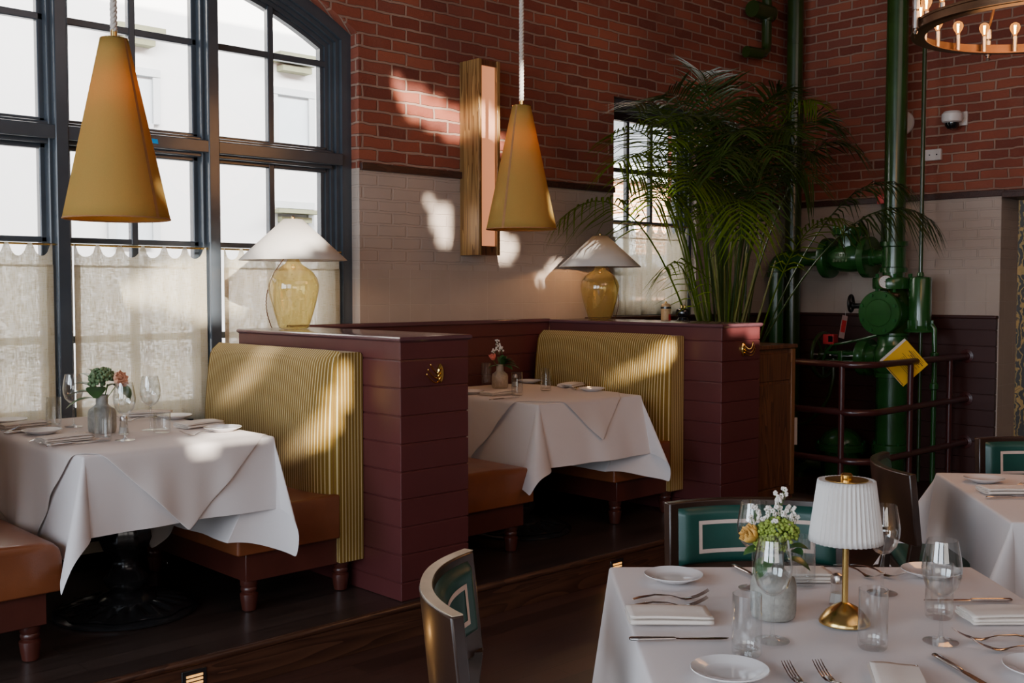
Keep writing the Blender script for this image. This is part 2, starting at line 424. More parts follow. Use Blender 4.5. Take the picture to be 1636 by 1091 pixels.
# ================================================================== SETTING
YA, XB = 5.45, 8.60                # window wall plane (faces -Y) and far right wall plane (faces -X)
FZ, PZ = 0.0, 0.16                 # floor and raised platform
def wall(name, org, u, nrm, outer, holes, depth, mat, kind='structure'):
    """flat wall with openings; org/u span the visible face, nrm points into the thickness."""
    org, u, nrm = V(org), V(u), V(nrm); mb = MB()
    P = lambda p, d=0: org + u * p[0] + V((0, 0, p[1])) + nrm * d
    loops = [outer] + holes
    flat = [p for lp in loops for p in lp]
    tris = tessellate_polygon([[V((p[0], p[1], 0)) for p in lp] for lp in loops])
    mb.add([P(p) for p in flat], [tuple(t) for t in tris], [tuple(p) for p in flat])
    for lp in loops:
        n = len(lp)
        for i in range(n):
            a, b = lp[i], lp[(i + 1) % n]
            hz = abs(a[1] - b[1]) < abs(a[0] - b[0])
            mb.add([P(a), P(b), P(b, depth), P(a, depth)], [(0, 1, 2, 3)],
                   [a, b, (b[0], b[1] + depth) if hz else (b[0] + depth, b[1]), (a[0], a[1] + depth) if hz else (a[0] + depth, a[1])])
    o = mb.build(name, mat, None, smooth=0, recalc=False)
    o['kind'] = kind
    return o

# --- big arched window 1
W1C, W1H, W1R, W1Z, W1S = 2.575, 1.325, 2.49, 1.015, .80
def arch_poly(w, n=22):
    h, r = W1H - w, W1R - w
    a = math.asin(h / r)
    pts = [(W1C - h, W1S + w), (W1C + h, W1S + w)]
    for i in range(n + 1):
        t = a - 2 * a * i / n
        pts.append((W1C + r * math.sin(t), W1Z + r * math.cos(t)))
    return pts
W2 = (6.24, 7.27, 1.372, 3.03)
def rect_poly(w, r=W2):
    return [(r[0] + w, r[2] + w), (r[1] - w, r[2] + w), (r[1] - w, r[3] - w), (r[0] + w, r[3] - w)]
wall('wall_left', (0, YA, 0), (1, 0, 0), (0, 1, 0), [(-4.5, 0), (XB, 0), (XB, 6.4), (-4.5, 6.4)],
     [arch_poly(0), rect_poly(0)], .30, M['masonry'])
wall('wall_right', (XB, 0, 0), (0, 1, 0), (1, 0, 0), [(-3.2, 0), (5.8, 0), (5.8, 6.4), (-3.2, 6.4)],
     [[(-1.0, .001), (3.525, .001), (3.525, 2.31), (-1.0, 2.31)]], .33, M['masonry'])
# unseen gobo wall added behind the camera: holes shaped to place the sun patches
def gobo_wall():
    holes = [[(2.0, 6.19), (2.27, 6.11), (2.56, 6.02), (2.91, 5.89), (2.96, 5.86), (2.96, 5.77), (2.8, 5.8), (2.54, 5.83), (2.31, 5.9), (2.11, 5.97), (2.05, 6.04)], [(2.27, 5.44), (2.36, 5.41), (2.48, 5.36), (2.47, 5.14), (2.38, 5.18), (2.31, 5.28)], [(2.87, 5.3), (2.98, 5.23), (3.1, 5.16), (3.07, 5.12), (2.91, 5.05), (2.82, 5.03), (2.83, 5.13)], [(0.88, 4.3), (0.85, 4.33), (0.73, 4.19), (0.72, 4.11), (0.74, 4.11)], [(1.06, 4.0), (1.06, 3.84), (1.01, 3.77), (0.95, 3.7), (0.91, 3.68), (0.88, 3.69), (0.88, 3.74), (0.94, 3.84), (1.0, 3.95), (1.03, 4.01)], [(3.56, 4.05), (3.52, 4.1), (3.42, 4.03), (3.34, 3.98), (3.36, 3.93), (3.4, 3.92), (3.56, 3.96)], [(0.22, 4.89), (0.37, 4.96), (0.49, 5.02), (0.74, 5.11), (0.84, 5.07), (0.83, 4.75), (0.73, 4.71), (0.58, 4.76), (0.46, 4.8), (0.27, 4.83)], [(0.86, 5.11), (1.09, 5.12), (1.29, 5.04), (1.21, 4.86), (0.85, 4.75)], [(0.23, 3.79), (0.63, 3.83), (0.62, 3.73), (0.41, 3.71), (0.28, 3.69)], [(3.47, 5.08), (3.58, 5.06), (3.51, 5.0), (3.31, 4.91), (3.23, 4.91)], [(3.81, 4.05), (4.15, 4.06), (4.15, 3.99), (4.04, 3.99), (3.94, 4.02)]]
    def inside(p, poly):
        c = False; n = len(poly)
        for i in range(n):
            (x1, y1), (x2, y2) = poly[i], poly[i - 1]
            if (y1 > p[1]) != (y2 > p[1]) and p[0] < (x2 - x1) * (p[1] - y1) / (y2 - y1) + x1: c = not c
        return c
    st = .05; x0, x1, z0, z1 = -4.5, 12.0, 0.0, 6.4
    xs = [q[0] for h in holes for q in h]; zs = [q[1] for h in holes for q in h]
    a0, a1, b0, b1 = min(xs) - .1, max(xs) + .1, min(zs) - .1, min(6.35, max(zs) + .1)
    mb = MB()
    Y = -3.2
    for r in ((x0, a0, z0, z1), (a1, x1, z0, z1), (a0, a1, z0, b0), (a0, a1, b1, z1)):
        mb.add([(r[0], Y, r[2]), (r[1], Y, r[2]), (r[1], Y, r[3]), (r[0], Y, r[3])], [(0, 1, 2, 3)])
    nx, nz = int((a1 - a0) / st) + 1, int((b1 - b0) / st) + 1
    dx, dz = (a1 - a0) / nx, (b1 - b0) / nz
    for j in range(nz):
        run = None
        for i in range(nx + 1):
            solid = i < nx and not any(inside((a0 + (i + .5) * dx, b0 + (j + .5) * dz), h) for h in holes)
            if solid and run is None: run = i
            if not solid and run is not None:
                xa, xb_, za = a0 + run * dx, a0 + i * dx, b0 + j * dz
                mb.add([(xa, Y, za), (xb_, Y, za), (xb_, Y, za + dz), (xa, Y, za + dz)], [(0, 1, 2, 3)]); run = None
    struct('wall_rear_gobo', mb, M['plaster'], smooth=0, recalc=False)
gobo_wall()
wall('wall_side', (-4.5, 0, 0), (0, 1, 0), (-1, 0, 0), [(-3.2, 0), (5.8, 0), (5.8, 6.4), (-3.2, 6.4)],
     [[(-2.6, .8), (.6, .8), (.6, 3.6), (-2.6, 3.6)], [(1.4, .8), (4.6, .8), (4.6, 3.6), (1.4, 3.6)]], .3, M['plaster'])
struct('ceiling', MB().box(-4.5, 12, -3.2, 5.8, 6.4, 6.5), M['plaster'], smooth=0)
struct('floor', MB().box(-4.5, 12, -3.2, 5.8, -.1, 0), M['floor'], smooth=0)
wall('wall_far', (10.3, 0, 0), (0, 1, 0), (1, 0, 0), [(-3.2, 0), (5.8, 0), (5.8, 6.4), (-3.2, 6.4)], [], .1, M['wallpaper'])

# --- raised platform with nosing
pl = MB().rects(-4.5, 6.62, 3.842, YA, [(0, 0.001), (0, .128), (0.0, PZ)])
o = struct('floor_platform', pl, M['platform'], smooth=0)
o2 = MB().tube([(-4.5, 3.838, .143), (6.63, 3.838, .143)], .0165, 12).build('nosing', M['riser'], o)
o3 = MB().box(-4.5, 6.625, 3.832, 3.843, 0.001, .128).build('riser_board', M['riser'], o)

# --- window 1 joinery
def ring(mb, po, pi, y0, y1):
    n = len(po)
    for i in range(n):
        k = (i + 1) % n
        a, b, c, d = po[i], po[k], pi[k], pi[i]
        mb.add([(a[0], y0, a[1]), (b[0], y0, b[1]), (c[0], y0, c[1]), (d[0], y0, d[1])], [(0, 1, 2, 3)])
        mb.add([(d[0], y0, d[1]), (c[0], y0, c[1]), (c[0], y1, c[1]), (d[0], y1, d[1])], [(0, 1, 2, 3)])
win1 = bpy.data.objects.new('window_1', None); COL.objects.link(win1); win1['kind'] = 'structure'
fr = MB()
st = [(0, .066, 5.53), (.066, .092, 5.555), (.092, .115, 5.58), (.115, .140, 5.60), (.140, .165, 5.617)]
for a, b, y in st: ring(fr, arch_poly(a), arch_poly(b), y, 5.66)
fr.build('window_frame', M['winpaint'], win1, smooth=0)
def zarch(x, w=.12): return W1Z + math.sqrt((W1R - w) ** 2 - (x - W1C) ** 2)
for k, px in enumerate((2.136, 2.967)):
    m = MB(); top = zarch(px, .10)
    m.box(px - .033, px + .033, 5.50, 5.66, W1S + .05, top)
    m.box(px - .052, px + .052, 5.545, 5.655, W1S + .05, top - .01)
    m.box(px - .078, px + .078, 5.60, 5.65, W1S + .05, top - .02)
    m.build('mullion', M['winpaint'], win1, bevel=.006)
m = MB()
m.box(W1C - 1.25, W1C + 1.25, 5.505, 5.655, 2.326, 2.397); m.box(W1C - 1.2, W1C + 1.2, 5.55, 5.65, 2.306, 2.417); m.box(W1C - 1.2, W1C + 1.2, 5.60, 5.645, 2.284, 2.440)
m.build('transom', M['winpaint'], win1, bevel=.006)
for z, h in ((2.938, .019), (1.829, .015), (1.319, .019)):
    MB().box(W1C - 1.19, W1C + 1.19, 5.60, 5.64, z - h, z + h).build('muntin', M['winpaint'], win1, bevel=.005)
for x in (1.73, 2.549, 3.386):
    MB().box(x - .019, x + .019, 5.598, 5.642, W1S + .1, zarch(x, .14)).build('muntin', M['winpaint'], win1, bevel=.005)
gp = arch_poly(.13)
MB().add([(p[0], 5.625, p[1]) for p in gp], [tuple(range(len(gp)))]).build('window_pane', M['pane'], win1, smooth=0)
MB().box(W1C - 1.32, W1C + 1.32, 5.46, 5.56, W1S - .03, W1S + .02).build('sill', M['winpaint'], win1, bevel=.006)

# --- window 2 joinery
win2 = bpy.data.objects.new('window_2', None); COL.objects.link(win2); win2['kind'] = 'structure'
fr = MB()
for a, b, y in ((0, .04, 5.50), (.04, .065, 5.525), (.065, .09, 5.55), (.09, .115, 5.57)): ring(fr, rect_poly(a), rect_poly(b), y, 5.62)
fr.build('window_frame', M['winpaint'], win2, smooth=0)
for z in (2.50, 2.097, 1.70): MB().box(6.33, 7.17, 5.56, 5.595, z - .017, z + .017).build('muntin', M['winpaint'], win2, bevel=.004)
for x in (6.535, 6.822): MB().box(x - .016, x + .016, 5.558, 5.597, 1.46, 2.94).build('muntin', M['winpaint'], win2, bevel=.004)
MB().add([(p[0], 5.585, p[1]) for p in rect_poly(.1)], [(0, 1, 2, 3)]).build('window_pane', M['pane'], win2, smooth=0)
M['header'] = plain('black_header_board', (.006, .006, .008), .5, 0, .1, 5)
MB().box(6.33, 7.18, 5.53, 5.58, 2.875, 2.93).build('header_board', M['header'], win2, bevel=.004)

# --- rails, wainscot
def trim(n, mb, mat=None, **k): return struct('trim_%d' % n, mb, mat or M['rail_wood'], **k)
trim(1, MB().box(3.905, 6.236, YA - .024, YA + .01, 2.303, 2.347), bevel=.004)
trim(2, MB().box(7.275, XB - .001, YA - .024, YA + .01, 2.303, 2.347), bevel=.004)
t3 = MB().box(XB - .024, XB + .01, 3.50, YA - .03, 2.300, 2.350); trim(3, t3, bevel=.004)
t4 = MB().box(XB - .03, XB + .36, 3.30, 3.515, 2.285, 2.33).box(XB - .028, XB + .02, -1.0, 3.50, 2.29, 2.345); trim(4, t4, bevel=.004)
def board_prof(z0, z1, pitch=.1266, first=None, g=.0045, d=.006):
    pr = [(0, z0)]; zs = []; z = first if first else z1 - pitch
    while z > z0 + .03: zs.append(z); z -= pitch
    for z in reversed(zs): pr += [(0, z - g), (d, z - g * .4), (d, z + g * .4), (0, z + g)]
    return pr + [(0, z1)]
BP = board_prof(PZ + .002, 1.345, first=1.257)
trim(5, MB().rects(3.395, 5.512, YA - .034, YA + .03, BP), M['maroon'], smooth=0)
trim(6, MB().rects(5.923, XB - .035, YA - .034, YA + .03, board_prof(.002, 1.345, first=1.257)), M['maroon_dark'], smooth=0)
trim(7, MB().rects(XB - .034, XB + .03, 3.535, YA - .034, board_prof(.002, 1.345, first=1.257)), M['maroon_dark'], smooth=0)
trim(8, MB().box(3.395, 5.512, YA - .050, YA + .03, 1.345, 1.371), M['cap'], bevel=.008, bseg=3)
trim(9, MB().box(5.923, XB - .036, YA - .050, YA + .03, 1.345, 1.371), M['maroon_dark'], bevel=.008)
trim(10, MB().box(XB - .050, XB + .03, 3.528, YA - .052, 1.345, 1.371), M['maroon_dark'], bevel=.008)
bb = struct('baseboard_left', MB().box(1.28, 3.88, YA - .03, YA - .002, PZ + .001, .24).box(1.28, 3.88, YA - .05, YA - .002, .30, .62), M['black_gloss'], smooth=0, bevel=.006)
MB().box(1.28, 3.88, YA - .036, YA - .003, .242, .298).build('cream_strip', M['cream_strip'], bb, smooth=0)

# --- outside: white painted building over the street, brick building further on
b1 = thing('white_building', 'overexposed white painted building across the street seen through the big arched window', 'building', (0, 0, 0))
FY = 11.0
MB().box(-3, 10.5, FY, FY + .4, -1, 10).build('wall', M['facade'], b1, smooth=0)
for p, q in (((4.788, 11, 3.314), (5.208, 11, 3.803)), ((4.785, 11, 2.094), (5.186, 11, 2.503)), ((6.71, 11, 3.26), (7.128, 11, 3.81)), ((6.695, 11, 2.024), (7.106, 11, 2.513))):
    xa, za, xb_, zb = p[0], p[2], q[0], q[2]
    w = MB()
    w.box(xa - .08, xb_ + .08, FY - .06, FY, zb, zb + .08); w.box(xa - .08, xa, FY - .05, FY, za, zb); w.box(xb_, xb_ + .08, FY - .05, FY, za, zb); w.box(xa, xb_, FY - .05, FY, za - .08, za)
    f = w.build('window_trim', M['facade_trim'], b1, smooth=0)
    MB().box(xa, xb_, FY - .015, FY - .005, za, zb).build('pane', M['facade_glass'], f, smooth=0)
for (p, q) in (((4.766, 11, 4.264), (5.28, 11, 4.401)), ((6.648, 11, 4.234), (7.195, 11, 4.387)), ((6.61, 11, 2.509), (7.176, 11, 2.612))):
    MB().box(p[0], q[0], FY - .22, FY, min(p[2], q[2]) - .06, max(p[2], q[2]) - .12).box(p[0] + .08, q[0] - .08, FY - .14, FY, min(p[2], q[2]) - .16, min(p[2], q[2]) - .10).build('cornice', M['facade_olive'], b1, smooth=0)
def brick_outside():
    t = NT('orange_street_brick'); v = t.coord('Object', (1, 1, 1), (PI / 2, 0, 0))
    b = t.n('TexBrick'); t.set(b, Scale=1, Mortar_Size=.012, Brick_Width=.22, Row_Height=.075); t.l(v, b.inputs['Vector'])
    b.inputs['Color1'].default_value = (.72, .36, .18, 1); b.inputs['Color2'].default_value = (.58, .27, .13, 1); b.inputs['Mortar'].default_value = (.75, .60, .48, 1)
    return t.done(t.pbsdf(b.outputs['Color'], .9))
M['street_brick'] = brick_outside()
b2 = thing('brick_building', 'sunlit orange brick building seen through the small window behind the palm', 'building', (0, 0, 0))
MB().box(11.5, 26, 13, 14, -1, 3.75).build('wall', M['street_brick'], b2, smooth=0)
MB().box(11.5, 26, 12.8, 14, 3.55, 3.85).build('cornice', M['facade_trim'], b2, smooth=0)
for x in (13.2, 15.0, 16.8, 18.6):
    f = MB().box(x - .42, x + .42, 12.93, 13.02, .9, 2.9).build('window_trim', M['facade'], b2, smooth=0)
    MB().box(x - .32, x + .32, 12.91, 12.93, 1.0, 2.8).build('pane', M['facade_glass'], f, smooth=0)
MB().box(13.9, 16.1, 11.6, 13, 1.95, 2.15).build('awning', M['facade'], b2, smooth=0)

# --- cafe curtains
def curtain(name, x0, x1, zr, zb, y, label, wav=.010, pitch=.112, seed=0):
    root = thing(name, label, 'curtain', ((x0 + x1) / 2, y, zb), 0, 'cafe curtains')
    w = x1 - x0; H = zr - zb; n = max(2, round(w / pitch)); p = w / n; nu = n * 14
    rnd = random.Random(seed); ph = [rnd.uniform(0, 6) for _ in range(4)]
    def yo(x): return wav * (math.sin(x * 31 + ph[0]) + .6 * math.sin(x * 67 + ph[1]))
    def ztop(x):
        q = ((x / p) % 1.0) - .5; hw = .37
        return H - (.062 * math.sqrt(max(0, 1 - (q / hw) ** 2)) if abs(q) < hw else 0)
    hem = H - .105
    def f(u, v):
        x = u * w; return (x - w / 2, yo(x) * (1.2 - .7 * v), hem * v)
    MB().grid(nu, 10, f).build('panel', M['linen'], root, smooth=60, recalc=False)
    def g(u, v):
        x = u * w; zt = ztop(x); return (x - w / 2, yo(x) * .5 - .002 + .004 * math.sin(x * 50), (hem - .012) + (zt - hem + .012) * v)
    MB().grid(nu, 5, g).build('heading', M['linen'], root, smooth=60, recalc=False)
    for sx in (-1, 1):
        xe = 0 if sx < 0 else w
        MB().grid(1, 8, lambda u, v: (xe - w / 2 - sx * u * .035 + sx * .001, yo(xe - sx * u * .035) * (1.2 - .7 * v) - .003, hem * v)).build('side_hem', M['linen'], root, smooth=60, recalc=False)
    return root
M['linen'] = linen()
for k, (a, b, lab) in enumerate(((1.42, 2.085, 'linen cafe curtain in the leftmost bay of the big arched window'),
                                 (2.19, 2.915, 'linen cafe curtain in the middle bay of the arched window behind the flower vase'),
                                 (3.025, 3.80, 'linen cafe curtain in the bay behind the amber lamp nearest the camera'))):
    curtain('cafe_curtain', a, b, 1.806, .845, 5.525, lab, seed=k)
    r = MB().tube([(a - .02, 5.533, 1.803), (b + .02, 5.533, 1.803)], .006, 10).build('curtain_rod', M['brass'])
    tag(r, ['brass rod carrying the leftmost linen cafe curtain', 'brass rod carrying the middle linen cafe curtain', 'brass rod carrying the cafe curtain behind the nearer amber lamp'][k], 'rod')
curtain('cafe_curtain', 6.255, 7.175, 2.083, 1.378, 5.478, 'sunlit linen cafe curtain in the small window beside the palm', seed=7)
r = MB().tube([(6.245, 5.482, 2.083), (7.22, 5.482, 2.083)], .006, 10).build('curtain_rod', M['brass'])
tag(r, 'brass rod carrying the cafe curtain of the small window beside the palm', 'rod')
o = MB().add([(0, 0, 0), (.062, 0, -.004), (.058, 0, .020), (.0, 0, .023)], [(0, 1, 2, 3)]).build('masking_tape', M['blue_tape'], None, smooth=0, solid=.0006)
o.location = (2.580, 5.5035, 2.352); tag(o, 'small strip of bright blue masking tape stuck on the window transom', 'tape')

# ================================================================== BOOTHS
def partition(x0, x1, y0, y1, label):
    t = thing('booth_partition', label, 'partition', ((x0 + x1) / 2, y0, PZ))
    w = (x1 - x0) / 2; L = y1 - y0
    b = MB().rects(-w, w, 0, L, [(i, z - PZ) for i, z in BP]).build('board_cladding', M['maroon'], t, smooth=0, bevel=.0025)
    c = MB().rects(-w - .014, w + .014, -.014, L, [(.010, 1.340 - PZ), (.006, 1.343 - PZ), (.0, 1.349 - PZ), (0, 1.358 - PZ), (.004, 1.3635 - PZ), (.010, 1.365 - PZ)])
    c.build('cap', M['cap'], t, smooth=30)
    return t
partition(2.988, 3.392, 3.87, 5.30, 'maroon board clad booth partition ending in the middle of the picture, amber lamp by the big window on top')
partition(5.510, 5.920, 3.93, 5.41, 'further maroon board clad booth partition, beside the oak cabinet and palm')

def hook(x, z, sx, label, y=3.862):
    t = thing('coat_hook', label, 'hook', (x, y, z), 0, 'brass coat hooks')
    pr = []
    for i in range(24):
        a = 2 * PI * i / 24; pr.append((.018 * math.cos(a), .043 * math.sin(a) * (1 + .05 * math.cos(4 * a))))
    MB().loft([[(p[0], .006, p[1]) for p in pr], [(p[0], -.001, p[1]) for p in pr], [(p[0] * .75, -.006, p[1] * .85) for p in pr]]).build('backplate', M['brass_hook'], t)
    for k, (dz, sp) in enumerate(((.022, .035), (.0, .045), (-.02, .05))):
        pts = []
        for i in range(10):
            s = i / 9
            pts.append((sx * (.004 + (sp * 1.5 + (.03 if sx < 0 else 0)) * s), -.008 - .026 * math.sin(s * PI * .62), dz - .03 * math.sin(s * PI) + .022 * s))
        a = MB().tube(pts, [.0045 - .0015 * i / 9 for i in range(10)], 8).build('arm', M['brass_hook'], t)
        MB().ball(pts[-1], .0055, 8).build('ball_tip', M['brass_hook'], a)
    return t
hook(3.215, 1.190, -1, 'brass coat hook with three arms folded left on the nearer maroon partition')
hook(5.727, 1.202, 1, 'brass coat hook with arms to the right on the further maroon partition', 3.922)

def turned_leg(h):
    return MB().lathe([(.036, 0), (.042, .006), (.043, h * .40), (.040, h * .46), (.048, h * .50), (.048, h * .53), (.040, h * .56), (.033, h * .62), (.040, h * .72), (.042, h * .76), (.038, h * .80), (.044, h * .86), (.044, h)], 20)
def turned_leg2(h):
    return MB().lathe([(.024, 0), (.030, .004), (.036, h * .28), (.040, h * .50), (.040, h * .54), (.030, h * .60), (.036, h * .66), (.036, h * .72), (.033, h * .76), (.038, h * .82), (.040, h), ], 22)
BL, BD = 1.13, .66
def bench(name, mir, D, label, loc):
    """local: x from seat front (0) to the back of the upholstered back (D); y from the near end (0) to the window."""
    t = thing(name, label, 'banquette', loc, 0, 'upholstered booth banquettes')
    S = Matrix.Scale(-1, 4, (1, 0, 0)) if mir else None
    xb = D - .132
    n = 7; top = []
    prof = [(.0, .268), (.0, .395), (.008, .43), (.03, .452), (.08, .462), (xb * .5, .474), (xb, .474), (xb, .268)]
    rings = []
    for y, ins, dz in ((0, .010, -.012), (.006, .003, -.004), (.02, 0, 0), (BL * .5, 0, .004), (BL - .01, 0, 0), (BL, .006, -.01)):
        rings.append([(x + (ins if i < 4 else 0), y, z + (dz if z > .4 else 0)) for i, (x, z) in enumerate(prof)])
    MB(S).loft(rings).build('seat_cushion', M['leather'], t, smooth=40, bevel=.012, bseg=3)
    MB(S).box(.055, D - .012, .03, BL - .01, .142, .268).build('base_frame', M['bench_wood'], t, bevel=.003)
    for x in (.10, D - .075):
        for y in (.085, BL - .12):
            m = turned_leg2(.142); m2 = MB(S); m2.add([(p.x + x, p.y + y, p.z) for p in m.v], m.f)
            m2.build('leg', M['bench_wood'], t, smooth=35)
    # upright end panel and core of the back, striped along each face
    z0, z1 = .150, 1.126; m = MB(S); r = .022
    def arcprof():
        pts = [(xb, z0), (xb, z1 - r)]
        for i in range(1, 5): a = PI - PI / 2 * i / 4; pts.append((xb + r + r * math.cos(a), z1 - r + r * math.sin(a)))
        for i in range(0, 5): a = PI / 2 - PI / 2 * i / 4; pts.append((D - r + r * math.cos(a), z1 - r + r * math.sin(a)))
        return pts + [(D, z0)]
    ap = arcprof(); ys = [0, .012, BL]
    for a, b in ((0, 1), (1, 2)):
        for i in range(len(ap)):
            p, q = ap[i], ap[(i + 1) % len(ap)]
            m.add([(p[0], ys[a], p[1]), (q[0], ys[a], q[1]), (q[0], ys[b], q[1]), (p[0], ys[b], p[1])], [(0, 1, 2, 3)], [(ys[a], 0), (ys[a], 0), (ys[b], 1), (ys[b], 1)])
    m.add([(p[0], 0, p[1]) for p in ap], [tuple(range(len(ap)))], [(p[0], p[1]) for p in ap])
    m.add([(p[0], BL, p[1]) for p in ap], [tuple(range(len(ap)))], [(p[0], p[1]) for p in ap])
    m.build('backrest_core', M['stripe'], t, smooth=35, weld=True)
    # padded front of the back, swelling away from the end panel
    def pad(u, v):
        y = .004 + (BL - .006) * u
        e = min(1, u / .16); sw = math.sqrt(max(0, 1 - (1 - e) ** 2))
        z = .455 + (z1 - .452 - .0) * v
        th = (.050 + .045 * (1 - v) + .018 * math.sin(PI * v)) * (.12 + .88 * sw)
        if v > .90: th *= math.sqrt(max(0, 1 - ((v - .90) / .10) ** 2)) * .9 + .1
        return (xb + .012 - th, y, z + (.006 if v > .97 else 0) * sw)
    MB(S).grid(44, 26, pad, lambda u, v: (.004 + (BL - .006) * u, v)).build('backrest_pad', M['stripe'], t, smooth=70)
    return t
bR = bench('booth_banquette', False, BD, 'striped gold and cognac leather banquette against the nearer partition, facing left', (2.988 - BD - .003, 4.155, PZ))
dup(bR, (5.510 - BD - .003, 4.215, PZ), None, 'striped gold and cognac leather banquette against the further partition, partly behind the second white table')
bLn = bench('booth_banquette', True, .72, 'cognac leather banquette seat cut off by the left edge of the picture', (1.585, 4.155, PZ))
dup(bLn, (3.392 + .003 + .72, 4.15, PZ), None, 'cognac leather banquette seat showing just right of the nearer partition')

# ---- tables
def drape(W, L, rho, up, flare, k, rip, drops, seed=0, corner=None, K0=.13):
    """returns f(s,t): cloth coordinates -> point, table top centred at origin, z = up on top."""
    rnd = random.Random(seed); ph = [rnd.uniform(0, 6.28) for _ in range(8)]
    def bendover(a):                       # arc over the edge: distance a past the edge -> (out, down)
        q = rho * PI / 2
        if a < q: b = a / rho; return rho * math.sin(b), rho * (1 - math.cos(b))
        return rho, rho + (a - q)
    def f(s, t):
        ax, by = abs(s) - W / 2, abs(t) - L / 2
        sx, sy = (1 if s > 0 else -1), (1 if t > 0 else -1)
        fx = flare[1] if s > 0 else flare[0]; fy = flare[3] if t > 0 else flare[2]
        if ax <= 0 and by <= 0:
            return V((s, t, up + .0012 * math.sin(s * 9 + ph[0]) * math.sin(t * 8 + ph[1])))
        if by <= 0:
            o, d = bendover(ax); h = max(0, d - rho)
            e = min(1, (L / 2 - abs(t)) / .26); e = e * e * (3 - 2 * e); F = K0 + (fx - K0) * e if fx > -.3 else fx
            r_ = rip * h * (math.sin(t * 17 + ph[2]) + .5 * math.sin(t * 37 + ph[3])) * e
            return V((sx * (W / 2 + o + F * h + r_), t, up - d))
        if ax <= 0:
            o, d = bendover(by); h = max(0, d - rho)
            e = min(1, (W / 2 - abs(s)) / .26); e = e * e * (3 - 2 * e); F = K0 + (fy - K0) * e if fy > -.3 else fy
            r_ = rip * h * (math.sin(s * 17 + ph[4]) + .5 * math.sin(s * 37 + ph[5])) * e
            return V((s, sy * (L / 2 + o + F * h + r_), up - d))
        r = math.hypot(ax, by); th = math.atan2(by, ax)
        o, d = bendover(r); h = max(0, d - rho)
        kk = corner.get((sx, sy), k) if corner else k
        sn = max(0, math.sin(2 * th)) ** 1.3
        kx = K0 if fx > -.3 else fx; ky = K0 if fy > -.3 else fy
        q = math.sin(th) ** 2; a0 = kx * (1 - q) + ky * q
        ka = a0 + (kk - a0) * sn
        dd = rho + h * math.sqrt(max(.05, 1 - (ka * sn) ** 2)) if d > rho else d
        cx_, cy_ = (math.cos(th), math.sin(th))
        ex = (kx * h * (1 - sn) if th < PI / 4 else 0) * cx_ + kk * h * sn * cx_
        ey = (ky * h * (1 - sn) if th > PI / 4 else 0) * cy_ + kk * h * sn * cy_
        if fx < -.3: ex -= kk * h * sn * cx_ * .75; ey += kk * h * sn * cy_ * .3
        x = sx * (W / 2 + o * cx_ + ex); y = sy * (L / 2 + o * cy_ + ey)
        return V((x, y, up - dd))
    return f
def axis(W, d0, d1, rho, n_in=10, n_out=14):
    q = rho * PI / 2; out = [-(W / 2 + q + (d0 - q) * (i / n_out)) for i in range(n_out, 0, -1)]
    out += [-(W / 2 + q * i / 4) for i in range(4, -1, -1)]
    out += [-W / 2 + W * i / n_in for i in range(1, n_in)]
    out += [W / 2 + q * i / 4 for i in range(5)] + [W / 2 + q + (d1 - q) * (i / n_out) for i in range(1, n_out + 1)]
    return out
def tablecloth(name, W, L, z, loc, rz, drops, flare, label, k=.5, rip=.05, seed=1, corner=None, mat='cloth', group=None, K0=.13):
    f = drape(W, L, .011, 0, flare, k, rip, drops, seed, corner, K0)
    xs = axis(W, drops[0], drops[1], .011); ys = axis(L, drops[2], drops[3], .011)
    m = MB(); nx, ny = len(xs), len(ys)
    m.add([f(x, y) for x in xs for y in ys], [(i * ny + j, (i + 1) * ny + j, (i + 1) * ny + j + 1, i * ny + j + 1) for i in range(nx - 1) for j in range(ny - 1)])
    o = m.build(name, M[mat], None, smooth=75, recalc=False, sub=1)
    o.location = (loc[0], loc[1], z); o.rotation_euler = (0, 0, rz)
    return tag(o, label, 'tablecloth', group)
def topper(W, L, z, D, loc, rz, flare, label, seed=1, K0=.13):
    f = drape(W, L, .014, .0035, flare, .4, .05, None, seed, None, K0)
    n = 56; m = MB(); h = D / math.sqrt(2)
    def g(u, v):
        p, q = (u - .5) * 2 * h, (v - .5) * 2 * h
        a = f((p - q) / math.sqrt(2), (p + q) / math.sqrt(2))
        dx = a.x - max(-W / 2, min(W / 2, a.x)); dy = a.y - max(-L / 2, min(L / 2, a.y))
        return a + V((dx, dy, 0)).normalized() * .009 if (dx or dy) else a
    m.grid(n, n, g)
    o = m.build('table_topper', M['cloth2'], None, smooth=75, recalc=False, sub=1, solid=.003)
    o.location = (loc[0], loc[1], z); o.rotation_euler = (0, 0, rz)
    return tag(o, label, 'tablecloth')
